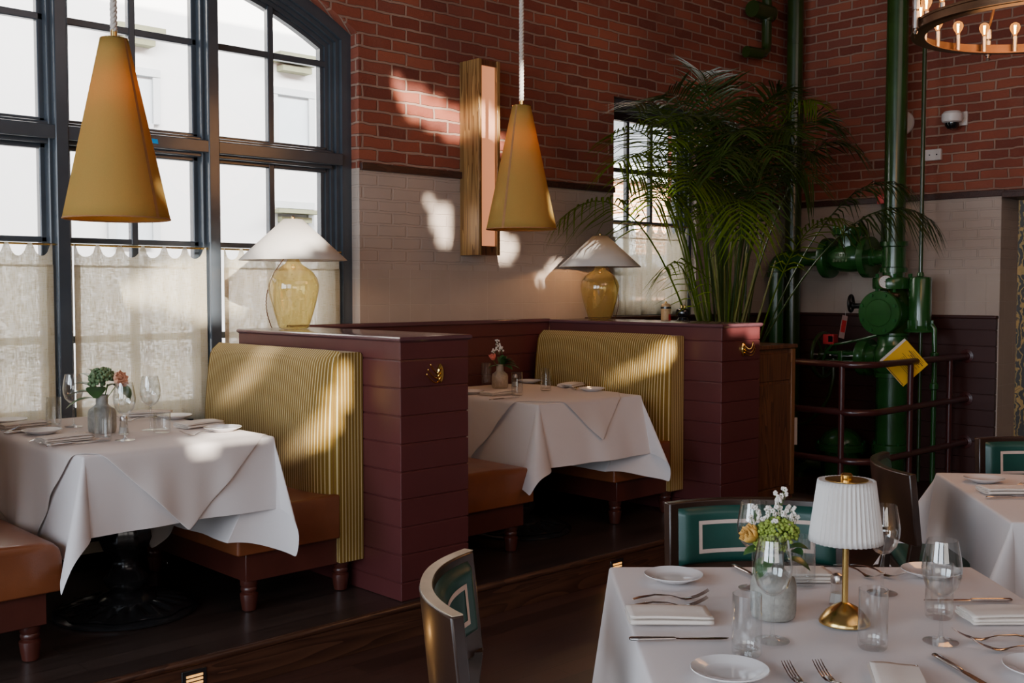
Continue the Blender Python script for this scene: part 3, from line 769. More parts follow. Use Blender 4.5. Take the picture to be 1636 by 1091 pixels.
def booth_table(loc, rz, label, base_off, L=1.25):
    t = thing('pedestal_table', label, 'table', (loc[0], loc[1], PZ), rz)
    MB().box(-.40, .40, -L / 2 + .01, L / 2 - .01, .742, .772).build('tabletop', M['bench_wood'], t, bevel=.006)
    bx, by = base_off
    P = t
    m = MB(TR(bx, by, 0)).lathe([(.055, .08), (.058, .10), (.085, .12), (.095, .15), (.075, .178), (.062, .19), (.055, .22), (.058, .25), (.095, .285), (.112, .33), (.104, .38), (.078, .44), (.064, .475), (.09, .49), (.102, .505), (.092, .53), (.055, .545), (.058, .60), (.058, .74)], 40,
             rad=lambda a, z: 1 + (.05 * math.cos(8 * a) if .25 < z < .46 else 0))
    m.build('pedestal_column', M['iron'], t, smooth=50)
    MB(TR(bx, by, 0)).box(-.16, .16, -.16, .16, .715, .742).build('mounting_plate', M['iron'], t)
    m = MB(TR(bx, by, 0)); nr, na = 16, 144
    vs = []; 
    for i in range(nr + 1):
        s = i / nr; r = .085 + (.285 - .085) * s
        for j in range(na):
            a = 2 * PI * j / na
            sw = 18 * a + 3.0 * s
            lob = math.sin(sw) * (.35 + .65 * math.sin(9 * a) ** 2)
            z = .052 - .022 * s + .010 * lob * math.sin(PI * min(1, s * 1.1)) + .010 * math.sin(PI * s)
            rr = r + (.012 * math.cos(9 * a) if i == nr else 0)
            vs.append((rr * math.cos(a), rr * math.sin(a), z))
    m.add(vs, [(i * na + j, i * na + (j + 1) % na, (i + 1) * na + (j + 1) % na, (i + 1) * na + j) for i in range(nr) for j in range(na)])
    m.build('leaf_cast_base', M['iron'], t, smooth=60)
    MB(TR(bx, by, 0)).lathe([(.29, 0.001), (.305, .004), (.308, .014), (.298, .022), (.27, .026), (.24, .027)], 64, cap1=True).build('base_disc', M['iron'], t)
    MB(TR(bx, by, 0)).lathe([(.125, .045), (.128, .062), (.112, .078), (.075, .092), (.055, .098)], 48).build('base_collar', M['iron'], t)
    return t
TZ = .945
T1, T2 = (2.068, 4.745), (4.672, 4.765)
booth_table(T1, 0, 'black cast iron pedestal table under the white cloth in the left booth', (-.04, -.14))
booth_table(T2, math.radians(-3), 'black cast iron pedestal table under the white cloth in the further booth', (-.25, -.2), 1.09)
tablecloth('tablecloth', .82, 1.25, TZ - .004, T1, 0, (.42, .44, .315, .05), (.02, -.55, .06, 0), 'white linen cloth draped over the left booth table', .5, .05, 3, {(-1, -1): .32, (1, -1): .36})
topper(.82, 1.25, TZ - .004, .985, T1, 0, (.04, -.53, .07, 0), 'white diamond overlay cloth with its point hanging at the front of the left booth table', 3)
tablecloth('tablecloth', .82, 1.09, TZ - .004, T2, math.radians(-3), (.42, .44, .35, .05), (.06, -.72, .30, 0), 'white linen cloth draped over the further booth table', .52, .05, 8, {(-1, -1): .56, (1, -1): .46}, K0=.24)
topper(.82, 1.09, TZ - .004, .785, T2, math.radians(-3), (.08, -.70, .31, 0), 'white diamond overlay cloth with its point hanging at the front of the further booth table', 8, .24)

# ---- pendants
def pendant(loc, label):
    x, y, z = loc
    t = thing('pendant_lamp', label, 'lamp', (x, y, z), 0, 'cone pendants over the booths')
    r0, r1, h = .217, .056, .755
    MB().lathe([(r0 - (r0 - r1) * i / 12, h * i / 12) for i in range(13)], 72, cap0=False, cap1=False).build('shade', M['pendant'], t, smooth=60, solid=.002)
    MB().torus((0, 0, 0), r0, .0035, 72, 8).build('rim', M['seam'], t); MB().torus((0, 0, h), r1, .003, 40, 8).build('rim', M['brass'], t)
    m = MB(); a0 = math.radians(-66)
    for a, b in ((0, 1),):
        w = .013
        m.add([((r0 + .0015) * math.cos(a0 - .040), (r0 + .0015) * math.sin(a0 - .040), .002), ((r0 + .0015) * math.cos(a0 + .040), (r0 + .0015) * math.sin(a0 + .040), .002),
               ((r1 + .0015) * math.cos(a0 + .11), (r1 + .0015) * math.sin(a0 + .11), h), ((r1 + .0015) * math.cos(a0 - .11), (r1 + .0015) * math.sin(a0 - .11), h)], [(0, 1, 2, 3)])
    m.build('seam_tape', M['seam'], t, smooth=0)
    MB().lathe([(.054, h - .004), (.054, h + .002), (.012, h + .006)], 32).build('top_cap', M['brass'], t)
    MB().lathe([(.0135, h), (.0135, h + .038), (.010, h + .042)], 20).build('rope_ferrule', M['brass'], t)
    m = MB(); n = int((6.38 - z - h - .03) / .0085); 
    for s in range(3):
        pts = [(.0075 * math.cos(2 * PI * s / 3 + i * .82), .0075 * math.sin(2 * PI * s / 3 + i * .82), h + .03 + i * .0085) for i in range(n)]
        m.tube(pts, .0085, 6)
    m.build('rope', M['rope'], t, smooth=80)
    MB().lathe([(.012, h - .16), (.030, h - .20), (.034, h - .225), (.024, h - .255), (.002, h - .265)], 16).build('bulb', M['warmbulb'], t)
    MB().lathe([(.014, h - .162), (.014, h - .01)], 16).build('lamp_holder', M['brass'], t)
    return t
pA = pendant((1.979, 4.52, 1.877), 'mustard linen cone pendant on a white rope, in front of the arched window')
pB = dup(pA, (4.69, 4.849, 1.949), math.radians(-99), 'mustard linen cone pendant on a white rope beside the oak sconce')
# ---- amber table lamps
def table_lamp(loc, rz, label):
    t = thing('table_lamp', label, 'lamp', loc, rz, 'amber glass lamps on the partitions')
    pr = [(.070, .001), (.078, .004), (.085, .02), (.104, .08), (.124, .15), (.134, .205), (.136, .235), (.128, .27), (.105, .305), (.072, .330), (.046, .348), (.034, .365), (.030, .39), (.031, .405)]
    MB().lathe(pr, 48, cap1=False).build('glass_body', M['amber'], t, smooth=60)
    MB().lathe([(.030, .398), (.032, .402), (.032, .414), (.012, .418), (.010, .60)], 24).build('neck_fitting', M['brass'], t)
    MB().lathe([(.288, .368), (.05, .587)], 72, cap0=False, cap1=False).build('lamp_shade', M['shade'], t, smooth=60, solid=.002)
    MB().lathe([(.05, .585), (.05, .588), (.008, .590)], 32).build('shade_cap', M['brass'], t)
    MB().lathe([(.004, .588), (.008, .593), (.009, .600), (.004, .607)], 14).build('finial', M['bronze'], t)
    MB().ball((0, 0, .475), .028, 14).build('bulb', M['warmbulb'], t)
    pts = []; m = MB()
    for i in range(90):
        s = i / 89
        if s < .3: q = s / .3; p = V((.033 + .07 * q, 0, .40 - .10 * q))
        else: q = (s - .3) / .7; p = V((.103 + .042 * math.sin(PI * q * .9) , 0, .30 - .295 * q))
        pts.append(p + V((.0012 * math.cos(i * 1.6), .0012 * math.sin(i * 1.6), 0)))
    m.tube(pts, .003, 6); m.build('twisted_cord', M['bronze'], t)
    return t
lA = table_lamp((3.185, 5.06, 1.3655), math.radians(150), 'amber glass lamp with white cone shade in front of the big arched window')
dup(lA, (5.715, 5.115, 1.3655), math.radians(-25), 'amber glass lamp with white cone shade beside the small window and palm')

# ---- wall sconce
t = thing('wall_sconce', 'tall oak box sconce with a glowing pink opal front on the brick wall', 'sconce', (4.80, YA, 1.80))
MB().box(-.093, -.068, -.19, -.001, 0, 1.262).build('side_board', M['oak'], t, bevel=.002)
MB().box(.068, .093, -.19, -.001, 0, 1.262).build('side_board', M['oak'], t, bevel=.002)
MB().box(-.068, .068, -.178, -.001, 0, .06).build('bottom_block', M['oak_red'], t, bevel=.002)
MB().box(-.068, .068, -.178, -.001, 1.225, 1.262).build('top_block', M['oak_red'], t, bevel=.002)
MB().box(-.068, .068, -.165, -.155, .06, 1.225).build('opal_panel', M['opal'], t)
MB().box(-.068, .068, -.03, -.001, .06, 1.225).build('back_board', M['oak_red'], t)
# ---- step lights
for x, lab in ((1.95, 'louvred brass step light glowing in the platform riser near the bottom left'), (4.425, 'louvred brass step light glowing in the platform riser behind the foreground table')):
    t = thing('step_light', lab, 'light', (x, 3.832, .076), 0, 'step lights in the platform riser')
    MB().box(-.052, .052, -.006, -.0005, -.04, .04).build('plate', M['iron'], t, bevel=.002)
    for k in range(3):
        MB().box(-.034, .034, -.009, -.0055, -.018 + k * .015, -.0095 + k * .015).build('louvre', M['step'] if 'step' in M else M.setdefault('step', plain('glowing_step_louvre', (1, .7, .3), .4, emis=(1.0, .42, .08), estr=1.3)), t)
# ---- adapter on the platform under the left table
t = thing('power_adapter', 'black power adapter with a cable on the floor under the left booth table', 'adapter', (2.55, 5.20, PZ))
MB().box(-.06, .06, -.03, .03, .001, .035).build('brick', M['black_gloss'], t, bevel=.006)
MB().tube([(.06, 0, .012), (.14, .02, .006), (.22, -.02, .005), (.34, .08, .005)], .004, 8).build('cable', M['black_gloss'], t)
MB().tube([(-.06, 0, .012), (-.12, -.06, .006), (-.22, -.05, .005), (-.3, .04, .005)], .004, 8).build('cable', M['black_gloss'], t)

# ================================================================== CORNER: cabinet, palm, pipework
t = thing('service_cabinet', 'red oak service cabinet between the maroon partition and the guard rail', 'cabinet', (6.19, 4.0, PZ))
MB().rects(-.24, .245, .002, 1.1, [(0, .002), (0, .03), (.0, 1.02)]).build('carcass', M['oak_red'], t, smooth=0)
MB().box(-.262, .262, -.02, 1.12, 1.022, 1.05).build('cabinet_top', M['oak_red'], t, bevel=.006)
for x in (-.225, .222):
    MB().box(x - .022, x + .022, -.012, .02, .03, 1.02).build('stile', M['oak_trim'] if x > 0 else M['oak_red'], t, bevel=.003)
d = MB().rects(-.198, .196, -.006, .006, [(0, .81), (0, .995)]).build('drawer', M['oak_red'], t, bevel=.004)
d = MB().box(-.198, .196, -.006, .006, .10, .79).build('door', M['oak_red'], t, bevel=.004)
MB().box(-.205, .205, -.009, .008, .03, .095).build('plinth_rail', M['oak_red'], t, bevel=.003)
# pepper mills on the cabinet
t = thing('pepper_mill', 'pale wooden pepper mill with a red panel standing on the oak cabinet', 'pepper mill', (6.122, 4.85, 1.2105))
MB().lathe([(.034, .001), (.036, .004), (.034, .20), (.036, .215)], 24).build('body', M['cream_wood'], t)
MB().lathe([(.036, .216), (.038, .222), (.036, .25), (.026, .262), (.012, .268)], 24).build('head', M['cream_wood'], t)
MB().lathe([(.0375, .224), (.0375, .243)], 24, cap0=False, cap1=False).build('dark_band', M['iron'], t)
MB().grid(6, 1, lambda u, v: (.0362 * math.cos(-1.9 + .8 * u), .0362 * math.sin(-1.9 + .8 * u), .04 + .15 * v)).build('red_panel', M['red'], t)
MB().ball((0, 0, .273), .008, 10).build('knob', M['brass'], t)
t = thing('pepper_mill', 'squat black turned pepper mill on the oak cabinet in front of the palm canes', 'pepper mill', (6.203, 4.76, 1.2105))
MB().lathe([(.044, .001), (.046, .01), (.040, .05), (.030, .10), (.040, .13), (.042, .15), (.030, .165)], 28).build('body', M['black_gloss'], t)
MB().lathe([(.030, .166), (.050, .185), (.054, .205), (.046, .225), (.020, .236), (.010, .238)], 28).build('head', M['black_gloss'], t)
for s in (-.018, .018): MB().lathe([(.008, .234), (.009, .252), (.006, .256)], 12, (s, 0, 0)).build('brass_cap', M['brass_hook'], t)

# ---- palm
PC = V((6.86, 4.85, 0))
t = thing('potted_palm', 'tall bushy kentia palm with arching fronds in the corner behind the oak cabinet', 'plant', PC)
MB().lathe([(.20, .161 if False else .001), (.22, .02), (.27, .42), (.285, .44), (.285, .47), (.26, .47), (.255, .43), (.02, .42)], 40).build('pot', M['pot'], t)
rp = random.Random(5)
def frond(pts, width, nl, mat, droop=.5, start=.42, twist=0.0):
    P0, P1, P2 = [V(p) - PC for p in pts]
    def B(s): return P0 * (1 - s) ** 2 + P1 * 2 * s * (1 - s) + P2 * s * s
    def T(s): return ((P1 - P0) * 2 * (1 - s) + (P2 - P1) * 2 * s).normalized()
    m = MB(); m.tube([B(i / 16) for i in range(17)], [.0085 * (1 - .85 * i / 16) + .001 for i in range(17)], 6)
    nl = int(nl * .8)
    for i in range(nl):
        q = (i + .5) / nl; s = start + (1 - start) * q; p = B(s); tg = T(s)
        side = tg.cross(V((0, 0, 1)))
        if side.length < .15: side = V((1, .3, 0))
        side.normalize(); side = Matrix.Rotation(twist, 3, tg) @ side
        upv = side.cross(tg).normalized()
        ln = width * 1.45 * (.45 + .75 * math.sin(PI * min(1, .18 + q * .80)) ) * rp.uniform(.85, 1.1)
        for sg in (-1, 1):
            fw = .55 + .5 * q + rp.uniform(-.1, .1)
            d = (side * sg + tg * fw + upv * rp.uniform(.0, .35)).normalized()
            wv = tg.cross(d).cross(d).normalized() if tg.cross(d).length > 1e-3 else upv
            hw = .0075 * rp.uniform(.8, 1.25)
            nrm = d.cross(wv).normalized()
            prev = []
            ks = (0, .3, .65, 1.0); ws = (.45, 1.0, .8, .05)
            for k, w in zip(ks, ws):
                c = p + d * (ln * k) + V((0, 0, -1)) * (droop * ln * k * k * rp.uniform(.7, 1.2))
                prev += [c - wv * hw * w, c + nrm * hw * .25 * (1 if k < 1 else 0), c + wv * hw * w]
            m.add(prev, [(3 * a + b, 3 * a + b + 1, 3 * a + b + 4, 3 * a + b + 3) for a in range(3) for b in range(2)])
    return m.build('frond', mat, t, smooth=60, recalc=False)
def base(): return (PC.x + rp.uniform(-.09, .09), PC.y + rp.uniform(-.09, .09), .40)
def arch(tip, rise=.5, bias=.45):
    b = V(base()); tip = V(tip)
    c = b.lerp(tip, bias); c.z = max(b.z, tip.z) + rise
    return [tuple(b), tuple(c), tuple(tip)]
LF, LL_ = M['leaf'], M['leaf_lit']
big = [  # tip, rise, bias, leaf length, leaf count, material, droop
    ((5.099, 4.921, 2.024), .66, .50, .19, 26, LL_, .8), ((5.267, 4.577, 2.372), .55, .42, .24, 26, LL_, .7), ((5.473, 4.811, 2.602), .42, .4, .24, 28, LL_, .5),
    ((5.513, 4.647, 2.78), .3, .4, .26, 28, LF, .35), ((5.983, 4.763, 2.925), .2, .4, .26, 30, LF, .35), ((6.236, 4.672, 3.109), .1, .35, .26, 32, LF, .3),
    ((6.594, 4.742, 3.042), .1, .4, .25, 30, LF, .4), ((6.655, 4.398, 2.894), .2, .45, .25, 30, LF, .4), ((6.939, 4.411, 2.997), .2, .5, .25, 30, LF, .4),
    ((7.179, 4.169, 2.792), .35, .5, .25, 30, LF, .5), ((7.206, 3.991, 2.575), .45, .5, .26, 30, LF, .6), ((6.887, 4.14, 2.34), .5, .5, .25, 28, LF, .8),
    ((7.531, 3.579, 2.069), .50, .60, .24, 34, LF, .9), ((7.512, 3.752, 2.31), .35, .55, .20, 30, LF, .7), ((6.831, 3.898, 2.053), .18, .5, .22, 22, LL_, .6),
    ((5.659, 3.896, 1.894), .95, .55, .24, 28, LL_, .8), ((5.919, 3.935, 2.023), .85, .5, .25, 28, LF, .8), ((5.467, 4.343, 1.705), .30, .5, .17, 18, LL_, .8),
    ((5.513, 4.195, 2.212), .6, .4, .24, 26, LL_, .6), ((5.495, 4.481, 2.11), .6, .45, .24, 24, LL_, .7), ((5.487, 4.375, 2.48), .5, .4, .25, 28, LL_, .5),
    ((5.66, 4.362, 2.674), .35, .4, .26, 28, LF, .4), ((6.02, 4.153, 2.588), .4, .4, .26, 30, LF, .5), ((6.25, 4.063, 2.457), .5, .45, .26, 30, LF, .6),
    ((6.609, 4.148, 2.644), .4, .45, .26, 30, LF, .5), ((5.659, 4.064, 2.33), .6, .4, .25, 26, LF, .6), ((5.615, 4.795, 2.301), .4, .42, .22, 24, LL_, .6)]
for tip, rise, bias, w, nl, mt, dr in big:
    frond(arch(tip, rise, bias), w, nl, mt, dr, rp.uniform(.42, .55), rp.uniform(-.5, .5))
for i in range(9):
    tip = [(5.797, 4.786, 2.694), (5.997, 4.465, 2.805), (6.408, 4.344, 2.709), (6.781, 4.132, 2.768), (6.054, 4.249, 2.457), (6.674, 4.21, 2.418), (5.782, 4.505, 2.415), (7.049, 4.14, 2.575), (5.872, 4.264, 2.158), (6.37, 4.212, 2.268), (5.795, 4.618, 2.217), (6.798, 4.397, 2.844), (6.405, 4.5, 2.943)][i % 13]
    tip = tuple(c + rp.uniform(-.13, .13) for c in tip)
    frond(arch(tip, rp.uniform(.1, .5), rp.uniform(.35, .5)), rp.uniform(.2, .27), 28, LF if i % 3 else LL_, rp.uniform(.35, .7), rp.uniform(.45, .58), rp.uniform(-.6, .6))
for i in range(30):
    b = V(base()); a = rp.uniform(0, 2 * PI); l = rp.uniform(.12, .45)
    top = b + V((math.cos(a) * l, math.sin(a) * l, rp.uniform(1.3, 2.0)))
    mid = b.lerp(top, .5) + V((-math.cos(a), -math.sin(a), 0)) * .05
    MB().tube([b - PC, mid - PC, top - PC], [rp.uniform(.009, .017), .011, .006], 7).build('cane', M['stem'], t)

# ---- fire sprinkler pipework (one bolted assembly)
RX, RY = 8.25, 4.225
t = thing('sprinkler_riser', 'glossy green fire sprinkler riser with round valve cover, gauge and handwheel behind the guard rail', 'pipework', (RX, RY, 0))
def L(x, y, z): return (x - RX, y - RY, z)
def pc(name, p0, p1, r, mat='green', seg=36, r1=None, par=None, bev=0):
    return MB().cyl(p0, p1, r, seg, r1).build(name, M[mat], par or t, smooth=35, bevel=bev)
M['green_olive'] = plain('olive_green_pipe_paint', (.020, .058, .010), .26, 0, .2, 5, .08, 45, .35)
pc('riser_pipe', (0, 0, 1.94), (0, 0, 6.39), .084, 'green_olive')
MB().lathe([(.088, 1.71), (.108, 1.712), (.108, 1.748), (.092, 1.755), (.092, 1.915), (.108, 1.922), (.108, 1.958), (.086, 1.962)], 40).build('tee_coupling', M['green'], t)
pc('spool_pipe', (0, 0, 1.56), (0, 0, 1.715), .085)
MB().lathe([(.10, 1.575), (.175, 1.58), (.18, 1.60), (.18, 1.655), (.172, 1.67), (.095, 1.675)], 36, rad=lambda a, z: 1 - .16 * abs(math.sin(a)) ** 3).build('top_flange', M['green'], t, smooth=40)
for k in range(6):
    a = PI / 6 + k * PI / 3; pc('bolt', (.145 * math.cos(a), .145 * math.sin(a), 1.555), (.145 * math.cos(a), .145 * math.sin(a), 1.70), .013, 'bolt', 6)
MB().lathe([(.11, 1.20), (.14, 1.24), (.165, 1.33), (.165, 1.47), (.13, 1.54), (.10, 1.58)], 40).build('valve_body', M['green_dark'], t)
cv = MB(along((-1, 0, 0))).lathe([(.16, 0), (.16, .19), (.172, .195), (.176, .20), (.176, .232), (.172, .238), (.11, .240), (.105, .246), (.05, .248)], 56)
cvo = MB(TR(0, 0, 1.39)); cvo.add(cv.v, cv.f); cvo = cvo.build('round_cover', M['green'], t, smooth=35)
for k in range(8):
    a = PI / 8 + k * PI / 4; y, z = .148 * math.cos(a), 1.39 + .148 * math.sin(a)
    pc('bolt', (-.236, y, z), (-.256, y, z), .0135, 'bolt', 6, None, cvo)
m = MB()
for k in range(22):
    if k % 8 == 7: continue
    a = math.radians(158 - k * 7.2); r = .108
    M4 = TR(-.2405, 0, 1.39) @ Matrix.Rotation(-(a - PI / 2), 4, 'X') @ TR(0, 0, r)
    q = MB(M4); q.box(-.0035, 0, -.0022, .0022, -.007, .007)
    if k % 2: q.box(-.0035, 0, -.0022, .006, .004, .007)
    else: q.box(-.0035, 0, -.006, .006, -.001, .002)
    m.add(q.v, q.f)
for k in range(13):
    if k in (4, 7): continue
    a = math.radians(228 + k * 7.2); r = .112
    M4 = TR(-.2405, 0, 1.39) @ Matrix.Rotation(-(a - PI / 2), 4, 'X') @ TR(0, 0, r)
    q = MB(M4); q.box(-.0035, 0, -.0022, .0022, -.007, .007); q.box(-.0035, 0, -.0022, .006, -.007, -.004); m.add(q.v, q.f)
for k in range(11): m.box(-.250, -.246, -.062 + k * .0115, -.055 + k * .0115, 1.374, 1.384)
tag(m.build('raised_lettering', M['green'], cvo, smooth=0), 'worn raised foundry lettering under green paint')
# gauge, small fittings
g = thing_p = bpy.data.objects.new('pressure_gauge', None)
COL.objects.link(g); g.parent = t
gm = MB(TR(-.17, -.02, 1.635) @ along((-.85, -.5, 0)))
gm.lathe([(.048, -.03), (.054, -.028), (.055, .004), (.050, .008)], 32); gm.build('case', M['bronze'], g)
gm = MB(TR(-.17, -.02, 1.635) @ along((-.85, -.5, 0))); gm.lathe([(.049, .0085), (.001, .0086)], 32); gm.build('dial', M['white_plastic'], g)
gm = MB(TR(-.17, -.02, 1.635) @ along((-.85, -.5, 0))); gm.box(-.0035, .0035, -.036, .010, .0095, .011)
for k in range(9):
    a = math.radians(-30 + k * 30); gm.box(.038 * math.cos(a) - .002, .038 * math.cos(a) + .002, .038 * math.sin(a) - .002, .038 * math.sin(a) + .002, .0095, .0105)
gm.build('needle_and_marks', M['ink'], g, smooth=0)
pc('gauge_stem', (-.15, -.02, 1.58), (-.05, -.02, 1.54), .012, 'brass')
pc('copper_fitting', (-.16, -.06, 1.535), (-.16, -.13, 1.53), .016, 'bronze')
# retard chamber with thin pipes
CX, CY = -.02, -.235
MB(TR(CX, CY, 0)).lathe([(.03, 1.29), (.086, 1.292), (.086, 1.655), (.078, 1.672), (.028, 1.682), (.022, 1.71)], 36).build('retard_chamber', M['green'], t)
MB(TR(CX, CY, 0)).lathe([(.05, 1.235), (.115, 1.24), (.118, 1.255), (.10, 1.268), (.088, 1.292)], 32).build('chamber_flange', M['green'], t)
for k in range(8):
    a = k * PI / 4 + .2; MB(TR(CX + .093 * math.cos(a), CY + .093 * math.sin(a), 0) @ rotz(a)).box(-.008, .012, -.006, .006, 1.258, 1.335).build('rib', M['green'], t, bevel=.003)
pc('thin_riser_pipe', (CX, CY, 1.70), (CX, CY, 6.39), .0165, 'green_dark', 16)
pc('thin_drain_pipe', (CX + .02, CY, .05), (CX + .02, CY - .0, 1.24), .015, 'green_dark', 14)
MB().tube([(CX - .01, CY - .10, 1.30), (CX - .01, CY - .125, 1.27), (CX - .01, CY - .13, 1.0), (CX - .01, CY - .13, .05)], .02, 14).build('test_pipe', M['green'], t)
for z in (1.06, .82): MB(TR(CX - .01, CY - .13, 0)).lathe([(.022, z - .03), (.034, z - .02), (.034, z + .02), (.022, z + .03)], 12).build('union_nut', M['green'], t)
# gate valve below the round cover with stem and wheel towards the window wall
MB().lathe([(.12, 1.115), (.125, 1.12), (.118, 1.13), (.118, 1.20), (.13, 1.21), (.13, 1.235)], 36).build('grooved_neck', M['green'], t)
MB().lathe([(.13, .905), (.15, .93), (.155, 1.0), (.15, 1.08), (.125, 1.12)], 36).build('gate_valve_body', M['green'], t)
m = MB(TR(0, .10, 1.02) @ along((0, 1, 0))); m.lathe([(.105, 0), (.11, .08), (.15, .085), (.15, .125), (.152, .128), (.152, .165), (.10, .17)], 32); m.build('bonnet_flange', M['green'], t)
for sx in (-.06, .06):
    MB().box(sx - .014, sx + .014, .26, .56, 1.035, 1.06).build('yoke_arm', M['green'], t, bevel=.004)
    MB().cyl((sx, .26, .98), (sx, .56, .98), .012, 12).build('yoke_rod', M['green'], t)
MB().box(-.085, .085, .40, .44, .955, 1.07).build('yoke_bridge', M['green'], t, bevel=.006)
pc('valve_stem', (0, .25, 1.02), (0, .74, 1.02), .016, 'steel')
w = MB(TR(0, .62, 1.02) @ along((0, 1, 0))).torus((0, 0, 0), .185, .016, 48, 10).build('handwheel', M['green_dark'], t)
for k in range(5):
    a = k * 2 * PI / 5 + .3; MB(TR(0, .62, 1.02) @ along((0, 1, 0))).cyl((0, 0, 0), (.185 * math.cos(a), .185 * math.sin(a), 0), .010, 8).build('spoke', M['green_dark'], w)
MB(TR(0, .62, 1.02) @ along((0, 1, 0))).lathe([(.035, -.03), (.04, 0), (.035, .03)], 20).build('hub', M['green_dark'], w)
MB().box(-.05, .03, .50, .60, 1.115, 1.20).build('red_switch_box', M['red'], t, bevel=.006)
MB().box(-.054, -.0505, .505, .545, 1.135, 1.185).box(-.056, -.0545, .51, .54, 1.162, 1.168).build('black_label', M['black_gloss'], t, smooth=0)
MB().tube([(-.02, .10, 1.21), (-.03, .26, 1.165), (-.03, .42, 1.13), (-.03, .52, 1.115), (-.03, .57, 1.06), (-.03, .62, .95)], .012, 10).build('flexible_conduit', M['green'], t)
MB().tube([(-.05, .50, 1.0), (-.06, .49, .85), (-.06, .52, .70), (-.05, .60, .56), (-.03, .74, .44), (0, .86, .40)], .015, 10).build('drain_hose', M['green_dark'], t)
# lower barrel
MB().lathe([(.126, .335), (.126, .865), (.142, .87), (.142, .905), (.12, .908)], 40).build('lower_pipe', M['green'], t)
MB().lathe([(.115, .002), (.115, .235), (.152, .24), (.154, .275), (.15, .28), (.15, .325), (.135, .335)], 40).build('base_flange', M['green'], t)
for k in range(8):
    a = k * PI / 4 + .1; pc('bolt', (.138 * math.cos(a), .138 * math.sin(a), .225), (.138 * math.cos(a), .138 * math.sin(a), .35), .011, 'bolt', 6)
# horizontal branch with check valve and drop
HZ = 1.838
def hl(name, prof, mat='green', seg=36):
    m = MB(TR(0, 0, HZ) @ along((0, 1, 0))); m.lathe(prof, seg); return m.build(name, M[mat], t)
hl('branch_nipple', [(.064, .06), (.064, .16), (.075, .165), (.075, .19), (.06, .195)])
hl('check_valve_flange', [(.06, .185), (.168, .19), (.17, .20), (.17, .245), (.165, .25), (.09, .255)])
hl('check_valve_body', [(.085, .25), (.115, .30), (.122, .37), (.118, .46), (.10, .52), (.085, .555)], 'green')
hl('check_valve_flange', [(.09, .545), (.165, .55), (.17, .56), (.17, .605), (.165, .61), (.06, .615)])
MB(TR(0, .40, 0)).lathe([(.09, HZ + .05), (.088, HZ + .17), (.092, HZ + .185), (.138, HZ + .19), (.14, HZ + .2), (.14, HZ + .235), (.134, HZ + .245), (.05, HZ + .255)], 10).build('bonnet', M['green'], t, smooth=20)
for k in range(6):
    a = k * PI / 3 + .25; pc('bolt', (.12 * math.cos(a), .40 + .12 * math.sin(a), HZ + .175), (.12 * math.cos(a), .40 + .12 * math.sin(a), HZ + .265), .012, 'bolt', 6)
m = MB()
for i in range(5): m.box(-.1225, -.116, .345 + i * .028, .363 + i * .028, HZ - .035, HZ - .012); m.box(-.1225, -.112, .355 + i * .022, .367 + i * .022, HZ + .012, HZ + .03)
m.build('cast_lettering', M['green'], t, smooth=0)
pts = [(0, .60, HZ), (0, 1.0, HZ), (0, 1.02, HZ)]
pc('branch_pipe', (0, .60, HZ), (0, 1.0, HZ), .064, 'green')
el = [(0, .985 + .105 * math.sin(a), HZ - .105 + .105 * math.cos(a)) for a in [PI / 2 * i / 10 for i in range(11)]]
MB().tube(el, .072, 28).build('elbow', M['green'], t)
hl('elbow_collar', [(.07, .955), (.08, .957), (.08, .99), (.07, .992)])
MB(TR(0, 1.09, 0)).lathe([(.07, HZ - .155), (.081, HZ - .153), (.081, HZ - .115), (.07, HZ - .11)], 32).build('elbow_collar', M['green'], t)
pc('drop_pipe', (0, 1.09, .002), (0, 1.09, HZ - .14), .064, 'green')
# small black wheel valve in front
pc('small_valve', (-.02, .14, 1.44), (-.02, .34, 1.44), .022, 'blackmetal', 16)
MB().box(-.045, .005, .20, .25, 1.40, 1.48).build('small_valve_body', M['blackmetal'], t, bevel=.01)
w = MB(TR(-.02, .36, 1.46) @ along((-.2, 1, 0))).torus((0, 0, 0), .066, .012, 30, 8).build('black_handwheel', M['blackmetal'], t)
for k in range(5):
    a = k * 2 * PI / 5; MB(TR(-.02, .36, 1.46) @ along((-.2, 1, 0))).cyl((0, 0, 0), (.066 * math.cos(a), .066 * math.sin(a), 0), .007, 8).build('spoke', M['blackmetal'], w)
# conduit with red box to the left of the riser
pc('conduit', (.05, .13, 1.95), (.05, .13, 2.28), .011, 'green_dark', 10)
MB().box(.02, .08, .095, .165, 2.27, 2.345).build('red_junction_box', M['red'], t, bevel=.004)

t2 = thing('alarm_bell_housing', 'low green domed valve housing on the floor beside the thick green riser', 'pipework', (8.18, 4.63, 0))
MB().lathe([(.14, .002), (.15, .05), (.155, .20), (.165, .24), (.21, .245), (.212, .275), (.205, .28), (.205, .30), (.17, .305), (.16, .345), (.125, .39), (.075, .42), (.02, .435)], 40).build('domed_body', M['green'], t2)
for k in range(8):
    a = k * PI / 4; MB().cyl((.19 * math.cos(a), .19 * math.sin(a), .225), (.19 * math.cos(a), .19 * math.sin(a), .32), .012, 6).build('bolt', M['bolt'], t2)
MB().tube([(-.1, .12, .12), (-.14, .22, .12), (-.14, .30, .06), (-.14, .31, .005)], .045, 16).build('side_outlet', M['green_dark'], t2)
o = MB().cyl((0, 0, .003), (0, 0, 6.39), .071, 36).build('standpipe', M['green_dark']); o.location = (8.45, 5.28, 0)
tag(o, 'dark green standpipe running up the corner of the two brick walls', 'pipework')
for z in (1.62, 3.72): MB().lathe([(.072, z - .006), (.0735, z - .004), (.0735, z + .004), (.072, z + .006)], 36).build('joint_ring', M['green_dark'], o)
t3 = thing('wall_drain_pipe', 'short dark green drain pipe with an elbow high on the brick wall', 'pipework', (8.08, 5.33, 3.58))
